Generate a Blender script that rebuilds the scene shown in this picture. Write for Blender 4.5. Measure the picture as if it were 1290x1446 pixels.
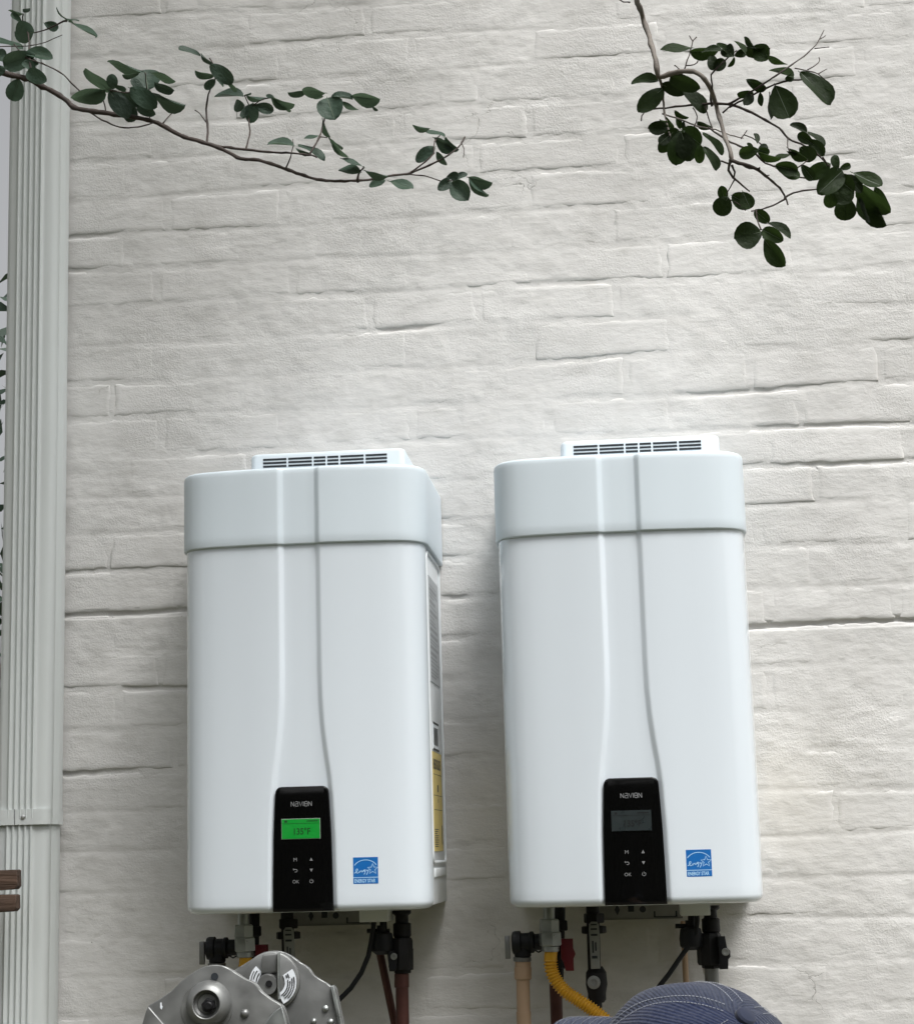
import bpy, bmesh, math, random
import numpy as np
from mathutils import Vector, Matrix
random.seed(7); rng = np.random.default_rng(7)
R = math.radians
for o in list(bpy.data.objects): bpy.data.objects.remove(o)
scn = bpy.context.scene
COL = scn.collection

# ------------------------------------------------------------------ camera
CP = Vector((0.78993765, -3.56938613, 0.10524136))
CR = Vector((0.99538325, 0.09226403, -0.0264488))
CU = Vector((0.04236969, -0.17512958, 0.98363328))
CF = Vector((-0.08612201, 0.98021272, 0.17823025))
FPX = 2609.77
cd = bpy.data.cameras.new('camera'); cam = bpy.data.objects.new('camera', cd); COL.objects.link(cam)
cd.sensor_fit = 'HORIZONTAL'; cd.sensor_width = 36.0; cd.lens = 36.0 * FPX / 1290.0
cd.clip_start = 0.05; cd.clip_end = 300
M3 = Matrix((CR, CU, -CF)).transposed()
cam.matrix_world = Matrix.Translation(CP) @ M3.to_4x4()
scn.camera = cam

# ------------------------------------------------------------------ light
SUN_EL, SUN_AZ = 60.0, 142.0        # azimuth: clockwise from +Y (0) ; 180 is behind the photographer
w = bpy.data.worlds.new('World'); scn.world = w; w.use_nodes = True
nt = w.node_tree; nt.nodes.clear()
sky = nt.nodes.new('ShaderNodeTexSky'); sky.sky_type = 'NISHITA'; sky.sun_disc = False
sky.sun_elevation = R(SUN_EL); sky.sun_rotation = R(SUN_AZ)
sky.air_density = 1.0; sky.dust_density = 7.0; sky.ozone_density = 1.0
hs = nt.nodes.new('ShaderNodeHueSaturation'); hs.inputs['Saturation'].default_value = 0.10   # overcast: nearly white sky
bg = nt.nodes.new('ShaderNodeBackground'); bg.inputs['Strength'].default_value = 0.08
wo = nt.nodes.new('ShaderNodeOutputWorld')
nt.links.new(sky.outputs[0], hs.inputs['Color']); nt.links.new(hs.outputs[0], bg.inputs[0]); nt.links.new(bg.outputs[0], wo.inputs[0])
sd = bpy.data.lights.new('sun', 'SUN'); sd.energy = 1.5; sd.angle = R(24); sd.color = (1.0, 0.985, 0.965)
sun = bpy.data.objects.new('sun', sd); COL.objects.link(sun)
az, el = R(SUN_AZ), R(SUN_EL)
sdir = Vector((math.sin(az) * math.cos(el), math.cos(az) * math.cos(el), math.sin(el)))
sun.rotation_euler = sdir.to_track_quat('Z', 'Y').to_euler()
vs = scn.view_settings
vs.view_transform = 'Standard'; vs.look = 'None'; vs.gamma = 1.0; vs.use_curve_mapping = False
scn.cycles.caustics_reflective = False; scn.cycles.caustics_refractive = False
vs.exposure = 0.98

# ------------------------------------------------------------------ helpers
def P(x, y, c):
    """photo pixel (1290x1446) -> world point on the wall-parallel plane y = c"""
    d = CF + CR * ((x - 645) / FPX) - CU * ((y - 723) / FPX)
    return CP + d * ((c - CP.y) / d.y)

def setp(o, label=None, cat=None, group=None, kind=None):
    if label: o['label'] = label
    if cat: o['category'] = cat
    if group: o['group'] = group
    if kind: o['kind'] = kind
    return o
def thing(name, label, cat, loc=(0, 0, 0), group=None):
    o = bpy.data.objects.new(name, None); COL.objects.link(o); o.location = loc
    o.empty_display_size = 0.05
    return setp(o, label, cat, group)

class MB:
    def __init__(s): s.v = []; s.f = []; s.uv = None
    def raw(s, vs_, fs):
        n = len(s.v); s.v += [tuple(v) for v in vs_]; s.f += [tuple(i + n for i in f) for f in fs]; return s
    def box(s, c, size, M=None, bev=0.0):
        bm = bmesh.new(); bmesh.ops.create_cube(bm, size=1.0)
        for v in bm.verts: v.co = Vector((v.co.x * size[0], v.co.y * size[1], v.co.z * size[2]))
        if bev: bmesh.ops.bevel(bm, geom=list(bm.edges), offset=bev, segments=2, affect='EDGES', profile=0.5)
        c = Vector(c); bm.verts.index_update()
        vv = [((M @ v.co) if M else v.co) + c for v in bm.verts]
        s.raw(vv, [[v.index for v in f.verts] for f in bm.faces]); bm.free(); return s
    def bx(s, x0, x1, y0, y1, z0, z1, bev=0.0):
        return s.box(((x0 + x1) / 2, (y0 + y1) / 2, (z0 + z1) / 2), (x1 - x0, y1 - y0, z1 - z0), None, bev)
    def tube(s, pts, r, seg=8, cap=True):
        pts = [Vector(p) for p in pts]; n = len(pts)
        rr = r if isinstance(r, (list, tuple)) else [r] * n
        if len(rr) != n: rr = [rr[0] + (rr[-1] - rr[0]) * i / (n - 1) for i in range(n)]
        t0 = (pts[1] - pts[0]).normalized()
        up = Vector((0, 0, 1)) if abs(t0.z) < .9 else Vector((0, 1, 0))
        a = t0.cross(up).normalized(); vs_ = []; fs = []
        for i, p in enumerate(pts):
            t = (pts[min(i + 1, n - 1)] - pts[max(i - 1, 0)]).normalized()
            a = (a - t * a.dot(t)); a = a.normalized() if a.length > 1e-6 else t.orthogonal().normalized()
            b = t.cross(a)
            for k in range(seg):
                q = 2 * math.pi * k / seg
                vs_.append(p + (a * math.cos(q) + b * math.sin(q)) * rr[i])
        for i in range(n - 1):
            for k in range(seg):
                k2 = (k + 1) % seg
                fs.append((i * seg + k, i * seg + k2, (i + 1) * seg + k2, (i + 1) * seg + k))
        if cap:
            fs.append(tuple(range(seg))[::-1]); fs.append(tuple((n - 1) * seg + k for k in range(seg)))
        return s.raw(vs_, fs)
    def cyl(s, p0, p1, r, seg=20, bev=0.0):
        p0, p1 = Vector(p0), Vector(p1); d = (p1 - p0).normalized()
        if bev:
            return s.tube([p0, p0 + d * bev * .01, p0 + d * bev, p1 - d * bev, p1 - d * bev * .01, p1], [r - bev, r - bev, r, r, r - bev, r - bev], seg)
        return s.tube([p0, p1], r, seg)
    def lathe(s, p0, axis, prof, seg=24):
        """prof: (radius, height along axis)"""
        p0 = Vector(p0); ax = Vector(axis).normalized(); a = ax.orthogonal().normalized(); b = ax.cross(a)
        vs_ = []; fs = []
        for r_, h in prof:
            for k in range(seg):
                q = 2 * math.pi * k / seg; vs_.append(p0 + ax * h + (a * math.cos(q) + b * math.sin(q)) * r_)
        for i in range(len(prof) - 1):
            for k in range(seg):
                k2 = (k + 1) % seg; fs.append((i * seg + k, i * seg + k2, (i + 1) * seg + k2, (i + 1) * seg + k))
        fs.append(tuple(range(seg))[::-1]); fs.append(tuple((len(prof) - 1) * seg + k for k in range(seg)))
        return s.raw(vs_, fs)
    def prism(s, pts2, y0, y1, bev=0.0):
        """outline in (x,z), extruded from y0 (front) to y1 (back)"""
        bm = bmesh.new(); vf = [bm.verts.new((p[0], y0, p[1])) for p in pts2]
        f = bm.faces.new(vf); r_ = bmesh.ops.extrude_face_region(bm, geom=[f])
        for v in r_['geom']:
            if isinstance(v, bmesh.types.BMVert): v.co.y = y1
        bm.normal_update(); bmesh.ops.recalc_face_normals(bm, faces=bm.faces)
        if bev:
            e = [e for e in bm.edges if abs(e.verts[0].co.y - y0) < 1e-6 and abs(e.verts[1].co.y - y0) < 1e-6]
            bmesh.ops.bevel(bm, geom=e, offset=bev, segments=3, affect='EDGES', profile=0.5)
        bmesh.ops.triangulate(bm, faces=[q for q in bm.faces if len(q.verts) > 4])
        bm.verts.index_update()
        s.raw([v.co.copy() for v in bm.verts], [[v.index for v in q.verts] for q in bm.faces]); bm.free(); return s
    def mesh(s, name, mat, smooth=True, ang=35):
        me = bpy.data.meshes.new(name); me.from_pydata(s.v, [], s.f); me.materials.append(mat)
        if s.uv is not None:
            ul = me.uv_layers.new(name='UVMap')
            for lp in me.loops: ul.data[lp.index].uv = s.uv[lp.vertex_index]
        if smooth:
            me.shade_smooth(); me.set_sharp_from_angle(angle=R(ang))
        return me
    def build(s, name, mat, parent=None, smooth=True, ang=35, label=None, loc=None, recalc=True):
        me = s.mesh(name, mat, smooth, ang)
        if recalc:
            bm = bmesh.new(); bm.from_mesh(me); bmesh.ops.recalc_face_normals(bm, faces=bm.faces); bm.to_mesh(me); bm.free()
            if smooth: me.set_sharp_from_angle(angle=R(ang))
        o = bpy.data.objects.new(name, me); COL.objects.link(o)
        if parent: o.parent = parent
        if loc: o.location = loc
        if label: o['label'] = label
        return o

def newmat(name):
    m = bpy.data.materials.new(name); m.use_nodes = True
    b = m.node_tree.nodes['Principled BSDF']; return m, m.node_tree, b
def mat(name, col, rough=.5, metal=0.0, coat=0.0, spec=.5, nscale=40, namt=.12, bump=0.0, bscale=200, rvar=.08, emis=None, estr=0, stretch=(1, 1, 1)):
    m, t, b = newmat(name); N = t.nodes; L = t.links
    tc = N.new('ShaderNodeTexCoord'); mp = N.new('ShaderNodeMapping'); mp.inputs['Scale'].default_value = stretch
    L.new(tc.outputs['Object'], mp.inputs[0])
    n1 = N.new('ShaderNodeTexNoise'); n1.inputs['Scale'].default_value = nscale; n1.inputs['Detail'].default_value = 6; L.new(mp.outputs[0], n1.inputs[0])
    mx = N.new('ShaderNodeMix'); mx.data_type = 'RGBA'
    mx.inputs[6].default_value = (*[c * (1 - namt) for c in col], 1); mx.inputs[7].default_value = (*[min(1, c * (1 + namt)) for c in col], 1)
    L.new(n1.outputs[0], mx.inputs[0]); L.new(mx.outputs[2], b.inputs['Base Color'])
    mr = N.new('ShaderNodeMapRange'); mr.inputs[1].default_value = .3; mr.inputs[2].default_value = .7
    mr.inputs[3].default_value = max(0, rough - rvar); mr.inputs[4].default_value = min(1, rough + rvar)
    L.new(n1.outputs[0], mr.inputs[0]); L.new(mr.outputs[0], b.inputs['Roughness'])
    b.inputs['Metallic'].default_value = metal; b.inputs['Coat Weight'].default_value = coat; b.inputs['Specular IOR Level'].default_value = spec
    if bump:
        n2 = N.new('ShaderNodeTexNoise'); n2.inputs['Scale'].default_value = bscale; n2.inputs['Detail'].default_value = 5; L.new(mp.outputs[0], n2.inputs[0])
        bp = N.new('ShaderNodeBump'); bp.inputs['Distance'].default_value = bump; bp.inputs['Strength'].default_value = 1.0
        L.new(n2.outputs[0], bp.inputs['Height']); L.new(bp.outputs[0], b.inputs['Normal'])
    if emis:
        b.inputs['Emission Color'].default_value = (*emis, 1); b.inputs['Emission Strength'].default_value = estr
    return m

# ------------------------------------------------------------------ materials
def wall_material():
    m, t, b = newmat('painted_brick'); N = t.nodes; L = t.links
    g = N.new('ShaderNodeNewGeometry')
    def noise(scale, detail, st=(1, 1, 1), rough=.5, off=(0, 0, 0)):
        mp = N.new('ShaderNodeMapping'); mp.inputs['Scale'].default_value = st; mp.inputs['Location'].default_value = off
        L.new(g.outputs['Position'], mp.inputs[0])
        n = N.new('ShaderNodeTexNoise'); n.inputs['Scale'].default_value = scale; n.inputs['Detail'].default_value = detail; n.inputs['Roughness'].default_value = rough
        L.new(mp.outputs[0], n.inputs[0]); return n.outputs[0]
    def rng_(src, a, b_, c, d):
        r = N.new('ShaderNodeMapRange'); r.inputs[1].default_value = a; r.inputs[2].default_value = b_; r.inputs[3].default_value = c; r.inputs[4].default_value = d
        L.new(src, r.inputs[0]); return r.outputs[0]
    def math_(op, a, b_):
        q = N.new('ShaderNodeMath'); q.operation = op
        for i, z in ((0, a), (1, b_)):
            if isinstance(z, (int, float)): q.inputs[i].default_value = z
            else: L.new(z, q.inputs[i])
        return q.outputs[0]
    def mix(f, a, b_):
        x = N.new('ShaderNodeMix'); x.data_type = 'RGBA'
        for i, z in ((0, f), (6, a), (7, b_)):
            if isinstance(z, tuple): x.inputs[i].default_value = (*z, 1)
            elif isinstance(z, (int, float)): x.inputs[i].default_value = z
            else: L.new(z, x.inputs[i])
        return x.outputs[2]
    big = noise(2.2, 4); mid = noise(14, 6, (1, 1, 2.2)); fine = noise(90, 6, (1, 1, 1.6), .65)
    c = mix(rng_(big, .35, .65, 0, 1), (.57, .562, .545), (.69, .683, .666))
    c = mix(rng_(mid, .5, .75, 0, .5), c, (.46, .452, .43))
    wh = noise(9, 7, (.7, 1, 1.9), .65, (4, 7, 1)); c = mix(rng_(wh, .54, .72, 0, .6), c, (.78, .772, .755))
    c = mix(rng_(fine, .60, .75, 0, .35), c, (.42, .41, .385))
    # faint wear: tiny dark pits and hairline cracks
    pit = noise(260, 2, (1, 1, 1.3)); area = noise(7, 3, (1, 1, 1), .5, (3, 1, 7))
    pm = math_('MULTIPLY', rng_(pit, .70, .76, 0, 1), rng_(area, .50, .62, 0, 1))
    vor = N.new('ShaderNodeTexVoronoi'); vor.feature = 'DISTANCE_TO_EDGE'; vor.inputs['Scale'].default_value = 5.5
    wv = N.new('ShaderNodeMapping'); wv.inputs['Scale'].default_value = (1, 1, 2.1)
    dn = N.new('ShaderNodeTexNoise'); dn.inputs['Scale'].default_value = 16; dn.inputs['Detail'].default_value = 5
    L.new(g.outputs['Position'], dn.inputs[0])
    va = N.new('ShaderNodeVectorMath'); va.operation = 'MULTIPLY_ADD'; va.inputs[1].default_value = (.12, .12, .12)
    L.new(dn.outputs[1], va.inputs[0]); L.new(g.outputs['Position'], va.inputs[2]); L.new(va.outputs[0], wv.inputs[0]); L.new(wv.outputs[0], vor.inputs[0])
    cr = math_('MULTIPLY', rng_(vor.outputs[0], .0, .007, 1, 0), rng_(noise(3.1, 3, (1, 1, 1), .5, (9, 2, 4)), .63, .69, 0, .8))
    cm = math_('MAXIMUM', math_('MULTIPLY', pm, .7), math_('MULTIPLY', cr, .6))
    c = mix(cm, c, (.12, .115, .10))
    L.new(c, b.inputs['Base Color']); b.inputs['Roughness'].default_value = .78; b.inputs['Specular IOR Level'].default_value = .3
    # relief: trowel strokes + grain
    st1 = noise(20, 7, (.7, 1, 1.5), .6); st2 = noise(75, 5, (.6, 1, 1.5), .65, (5, 5, 5)); gr = noise(240, 4, (1, 1, 1), .7); lump = noise(26, 4)
    gmask = rng_(noise(5, 3, (1, 1, 1), .5, (1, 8, 2)), .44, .62, .15, 1.5)
    h = math_('ADD', math_('MULTIPLY', st1, .0019), math_('MULTIPLY', st2, .0009))
    h = math_('ADD', h, math_('MULTIPLY', math_('MULTIPLY', gr, gmask), .0009))
    h = math_('ADD', h, math_('MULTIPLY', lump, .0010))
    h = math_('SUBTRACT', h, math_('MULTIPLY', cm, .0015))
    bp = N.new('ShaderNodeBump'); bp.inputs['Strength'].default_value = 1.0; bp.inputs['Distance'].default_value = 1.0
    L.new(h, bp.inputs['Height']); L.new(bp.outputs[0], b.inputs['Normal'])
    return m
M = {}
M['wall'] = wall_material()
M['cover'] = mat('white_enamel', (.70, .76, .81), .11, coat=.5, namt=.012, nscale=3, rvar=.02, bump=.00003, bscale=30)
M['chassis'] = mat('white_sheet_metal', (.70, .73, .75), .35, namt=.03, nscale=8)
M['cap'] = mat('grey_white_cover', (.64, .715, .765), .42, namt=.015, nscale=6, rvar=.03)
M['dark'] = mat('slot_shade_black', (.015, .02, .025), .6)  # near-black colour standing in for the shade inside slots and holes
M['gloss'] = mat('gloss_black', (.003, .003, .003), .10, coat=.2, namt=.1, rvar=.03, spec=.3)
M['print'] = mat('grey_print', (.22, .225, .23), .5)
M['blackplastic'] = mat('black_plastic', (.007, .008, .010), .5, spec=.3, namt=.3, bump=.0004, bscale=120)
M['blackiron'] = mat('black_iron', (.010, .010, .011), .55, spec=.3, metal=.1, namt=.4, bump=.0008, bscale=90)
M['steel'] = mat('dull_galvanised_steel', (.22, .225, .22), .46, metal=.65, namt=.35, nscale=30, rvar=.14, bump=.0004, bscale=60)
M['hexmetal'] = mat('nickel_fitting', (.34, .36, .35), .38, metal=.8, namt=.3, rvar=.12)
M['yellow'] = mat('yellow_coating', (.62, .33, .02), .38, namt=.1)
M['cpvc'] = mat('tan_plastic_pipe', (.42, .29, .19), .5, namt=.15, nscale=18)
M['redplastic'] = mat('dark_red_plastic', (.16, .01, .02), .4)
M['copper'] = mat('tarnished_copper', (.075, .028, .022), .45, metal=.35, namt=.45, nscale=25)
M['grey'] = mat('grey_metal_lever', (.26, .27, .26), .5, metal=.2, namt=.3)
M['bracket'] = mat('bracket_sheet', (.22, .22, .21), .55, namt=.2)
M['spout'] = mat('downspout_paint', (.58, .61, .60), .42, namt=.06, nscale=9, bump=.0004, bscale=40, stretch=(1, 1, .15))
M['wood'] = mat('weathered_wood', (.070, .042, .028), .85, namt=.75, nscale=60, bump=.006, bscale=90, stretch=(.10, 1, 1))
M['leafA'] = mat('grey_green_leaf', (.046, .078, .056), .55, namt=.3, nscale=3, spec=.3, bump=.0015, bscale=6)
M['leafB'] = mat('dark_green_leaf', (.013, .024, .007), .6, namt=.4, nscale=3, spec=.2, bump=.0015, bscale=6)
def translucent(m, col, f):
    t = m.node_tree; N = t.nodes; L = t.links; out = [n for n in N if n.type == 'OUTPUT_MATERIAL'][0]; b = N['Principled BSDF']
    tr = N.new('ShaderNodeBsdfTranslucent'); tr.inputs[0].default_value = (*col, 1); mx = N.new('ShaderNodeMixShader'); mx.inputs[0].default_value = f
    oi = N.new('ShaderNodeObjectInfo'); mv = N.new('ShaderNodeMapRange'); mv.inputs[3].default_value = f * .4; mv.inputs[4].default_value = f * 1.7; L.new(oi.outputs['Random'], mv.inputs[0]); L.new(mv.outputs[0], mx.inputs[0])
    src = b.inputs['Base Color'].links[0].from_socket; hv = N.new('ShaderNodeHueSaturation'); vr = N.new('ShaderNodeMapRange'); vr.inputs[3].default_value = .65; vr.inputs[4].default_value = 1.7; L.new(oi.outputs['Random'], vr.inputs[0]); L.new(vr.outputs[0], hv.inputs['Value']); L.new(src, hv.inputs['Color']); L.new(hv.outputs[0], b.inputs['Base Color'])
    L.new(b.outputs[0], mx.inputs[1]); L.new(tr.outputs[0], mx.inputs[2]); L.new(mx.outputs[0], out.inputs[0])
translucent(M['leafA'], (.055, .085, .05), .35); translucent(M['leafB'], (.030, .055, .012), .3)
M['rib'] = mat('leaf_midrib', (.09, .12, .075), .6)
M['bark'] = mat('twig_bark', (.05, .038, .032), .8, namt=.5, nscale=70, bump=.0015, bscale=140)
M['barkgrey'] = mat('grey_bark', (.17, .15, .13), .8, namt=.5, nscale=60, bump=.0015, bscale=140)
M['lcd_on'] = mat('lit_display', (.005, .10, .015), .35, emis=(.0, .36, .03), estr=.22)
M['lcd_off'] = mat('unlit_display', (.022, .029, .030), .3)
M['lcd_rim'] = mat('display_bezel', (.30, .33, .31), .4)
M['lcd_ink'] = mat('display_ink', (.004, .03, .006), .5)
M['lcd_ink_off'] = mat('display_ink_unlit', (.003, .004, .004), .5)
M['blue'] = mat('blue_print', (.006, .13, .42), .4, namt=.05)
M['white'] = mat('white_print', (.78, .82, .86), .4, namt=.02)
M['lightblue'] = mat('light_blue_print', (.42, .66, .86), .4, namt=.02)
M['ylabel'] = mat('yellow_label', (.62, .49, .17), .55, namt=.08)
M['glabel'] = mat('grey_label', (.46, .48, .49), .5, namt=.05)
M['ink'] = mat('black_ink', (.04, .04, .04), .6)
M['greyink'] = mat('grey_ink', (.33, .34, .35), .6)
M['brass'] = mat('screw_metal', (.55, .56, .55), .35, metal=.8)

# ================================================================== SETTING
GZ = -1.5
def noise2(nx, nz, cell, seed):
    """smooth value noise on a grid of unit spacing cell"""
    r_ = np.random.default_rng(seed); gx = int(nx / cell) + 3; gz = int(nz / cell) + 3
    g = r_.random((gx, gz)) * 2 - 1
    def f(X, Z):
        x = np.clip(X / cell, 0, gx - 2.001); z = np.clip(Z / cell, 0, gz - 2.001)
        i = x.astype(int); k = z.astype(int); u = x - i; v = z - k; u = u * u * (3 - 2 * u); v = v * v * (3 - 2 * v)
        return (g[i, k] * (1 - u) * (1 - v) + g[i + 1, k] * u * (1 - v) + g[i, k + 1] * (1 - u) * v + g[i + 1, k + 1] * u * v)
    return f
WX0, WX1, WZ0, WZ1 = -.415, 2.6, GZ, 3.2
nA = noise2(4, 6, .16, 1); nB = noise2(4, 6, .05, 2); nC = noise2(4, 6, .018, 3); nD = noise2(4, 6, .09, 4); nE = noise2(4, 6, .022, 5); nF = noise2(4, 6, .009, 6); nG = noise2(4, 6, .013, 7)
def fine_h(X, Z): return nA(X + 1, Z + 2) * .0009 + nB(X + 1, Z + 2) * .0006 + nC(X + 1, Z + 2) * .0003
Z0, HC = .5824, .0784
# places where the bed joint has opened into a dark crack: course line, from x, to x, depth
OPEN = [(0, -.42, .02, .006), (-1, 1.0, 1.5, .007), (-4, -.42, -.15, .003), (-2, -.2, .02, .003), (4, 1.05, 1.4, .002), (3, 1.15, 1.6, .002),
        (9, -.45, -.25, .002), (0, .45, .50, .006), (1, -.42, -.2, .002), (7, .32, .46, .003), (10, -.4, -.2, .0025), (5, .9, 1.2, .002), (8, .6, .8, .002)]
def course_z(k, X):    # slightly wavy bed lines
    return Z0 + k * HC + .0035 * np.sin(X * 3.1 + k * 1.7) + .002 * np.sin(X * 9.3 + k * 4.1)
def mortar_h(X, Z):
    h = -.0002 + nD(X + 1, Z + 2) * .0011 + nE(X + 1, Z + 2) * .0006 + nF(X + 1, Z + 2) * .0004 + fine_h(X, Z) * .95
    kf = (Z - Z0) / HC; kr = np.round(kf); h = h - .0011 * np.exp(-((Z - course_z(kr, X)) / .0050) ** 2) * (.5 + .5 * nA(X + 2, Z + 1))
    for k, a, b_, d in OPEN:
        zc = course_z(k, X)
        m_ = np.clip((.009 - np.abs(Z - zc)) / .004, 0, 1) * np.clip((X - a) / .02, 0, 1) * np.clip((b_ - X) / .05, 0, 1)
        h = h - m_ * d
    return h
wall = thing('brick_wall', 'white painted brick wall with smeared mortar joints behind both water heaters', 'wall', (0, 0, 0))
# mortar: one relief sheet, with side and back
nx, nz = int((1.75 - WX0) / .006), int((2.15 + .35) / .0036)
xs = np.linspace(WX0, 1.75, nx); zs = np.linspace(-.35, 2.15, nz); X, Z = np.meshgrid(xs, zs, indexing='ij')
H = mortar_h(X, Z)
V = np.stack([X, -H, Z], -1).reshape(-1, 3)
idx = np.arange(nx * nz).reshape(nx, nz)
Fq = np.stack([idx[:-1, :-1], idx[1:, :-1], idx[1:, 1:], idx[:-1, 1:]], -1).reshape(-1, 4)
me = bpy.data.meshes.new('mortar'); me.from_pydata(V.tolist(), [], Fq.tolist()); me.shade_smooth(); me.materials.append(M['wall'])
o = bpy.data.objects.new('mortar', me); COL.objects.link(o); o.parent = wall; o['kind'] = 'stuff'
core = MB()
core.bx(WX0 + .002, WX1, .014, .30, WZ0, WZ1)
core.build('wall_core', M['wall'], wall, smooth=False)
X0L = False
def brick_mesh(x0, x1, z0, z1, off, tx, tz, kA, cx, cz, coarse=False):
    L_ = x1 - x0; hgt = z1 - z0
    us = [0, .003, .007, .011, .016] + list(np.linspace(0, 1, 5 if coarse else 20)[1:-1] * L_) + [L_ - .016, L_ - .011, L_ - .007, L_ - .003, L_]
    us = sorted(set([round(float(u), 5) for u in us if u <= L_]))
    ws = [0, .0025, .005, .009, .013] + list(np.linspace(0, 1, 4 if coarse else 8)[1:-1] * hgt) + [hgt - .013, hgt - .009, hgt - .005, hgt - .0025, hgt]
    ws = sorted(ws)
    U, W_ = np.meshgrid(us, ws, indexing='ij'); Xw = x0 + U
    zb = z0 + .0035 * np.sin(Xw * 3.1 + kA * 1.7) + .002 * np.sin(Xw * 9.3 + kA * 4.1)
    zt = z1 + .0035 * np.sin(Xw * 3.1 + (kA + 1) * 1.7) + .002 * np.sin(Xw * 9.3 + (kA + 1) * 4.1)
    Zw = zb + (zt - zb) * W_ / hgt
    be = np.clip(1 - np.minimum(np.minimum(U, L_ - U), np.minimum(W_, hgt - W_)) / .012, 0, 1)
    Xr = Xw + be * (nG(Xw + 1, Zw + 2) * .0026 + nE(Xw + 2, Zw + 1) * .0016); Zr = Zw + be * (nG(Xw + 2, Zw + 1.5) * .0022 + nE(Xw + 1.5, Zw + 2.5) * .0012)
    if X0L: Xr = np.where(U < .012, Xw, Xr)
    Xw, Zw = Xr, Zr
    # ragged outline
    edge = np.minimum(np.minimum(U, L_ - U) / .0078, np.minimum(W_, hgt - W_) / .0060)
    h = off + fine_h(Xw, Zw) + tx * (U / L_ - .5) + tz * (W_ / hgt - .5)
    h = h - .0017 * (1 - np.clip(edge, 0, 1)) ** 1.3
    nU, nW = U.shape
    V_ = np.stack([Xw - cx, -h, Zw - cz], -1).reshape(-1, 3).tolist()
    id_ = np.arange(nU * nW).reshape(nU, nW)
    F_ = np.stack([id_[:-1, :-1], id_[1:, :-1], id_[1:, 1:], id_[:-1, 1:]], -1).reshape(-1, 4).tolist()
    ring = list(id_[:, 0]) + list(id_[-1, 1:]) + list(id_[::-1, -1][1:]) + list(id_[0, ::-1][1:-1])
    n = len(V_)
    for i in ring: V_.append((V_[i][0], .013, V_[i][2]))
    for j in range(len(ring)):
        j2 = (j + 1) % len(ring); F_.append((int(ring[j2]), int(ring[j]), n + j, n + j2))
    return V_, F_
rest = MB()
nb = 0
for k in range(-27, 33):
    ph = .142 if k % 2 == 0 else .3035
    z0 = Z0 + k * HC + .0045; z1 = Z0 + (k + 1) * HC - .0045
    if z0 < GZ or z1 > WZ1: continue
    joints = [ph + .256 * n + random.uniform(-.016, .016) for n in range(-4, 12)]
    if random.random() < .3: joints = [j + random.uniform(-.03, .03) for j in joints]
    edges = [WX0] + [j for j in joints if WX0 + .04 < j < WX1 - .04] + [WX1]
    for a, b_ in zip(edges[:-1], edges[1:]):
        x0 = a + (.004 if a > WX0 else 0); x1 = b_ - (.004 if b_ < WX1 else 0)
        off = random.gauss(-.0001, .0003); tx = random.gauss(0, .0005); tz = random.gauss(-.0002, .0005)
        for (kk, oa, ob, d) in OPEN:
            if kk == k and x1 > oa and x0 < ob: tz -= .0010; off += .0004
        vis = (x0 < 1.47 and -.27 < z1 and z0 < 1.92)
        cx, cz = (x0 + x1) / 2, (z0 + z1) / 2
        X0L = a <= WX0
        if vis:
            V_, F_ = brick_mesh(x0, x1, z0, z1, off, tx, tz, k, cx, cz)
            me = bpy.data.meshes.new('brick'); me.from_pydata(V_, [], F_); me.materials.append(M['wall']); me.shade_smooth()
            o = bpy.data.objects.new('brick', me); COL.objects.link(o); o.location = (cx, 0, cz); o.parent = wall; nb += 1
        else:
            V_, F_ = brick_mesh(x0, x1, z0, z1, off, tx, tz, k, 0, 0, True); rest.raw(V_, F_)
o = rest.build('brick_courses', M['wall'], wall, recalc=False, ang=60); o['kind'] = 'stuff'
print('bricks', nb)

# ground
def ground():
    m, t, b = newmat('ground_grass'); N = t.nodes; L = t.links
    tc = N.new('ShaderNodeTexCoord'); n = N.new('ShaderNodeTexNoise'); n.inputs['Scale'].default_value = 3; n.inputs['Detail'].default_value = 8; L.new(tc.outputs['Object'], n.inputs[0])
    cr = N.new('ShaderNodeValToRGB'); cr.color_ramp.elements[0].color = (.05, .065, .03, 1); cr.color_ramp.elements[1].color = (.12, .10, .07, 1)
    cr.color_ramp.elements[0].position = .4; cr.color_ramp.elements[1].position = .62
    L.new(n.outputs[0], cr.inputs[0]); L.new(cr.outputs[0], b.inputs['Base Color']); b.inputs['Roughness'].default_value = .95
    g = MB(); g.raw([(-90, -90, GZ), (90, -90, GZ), (90, 90, GZ), (-90, 90, GZ)], [(0, 1, 2, 3)])
    o = g.build('ground', m, None, smooth=False); o['kind'] = 'structure'
ground()

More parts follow.
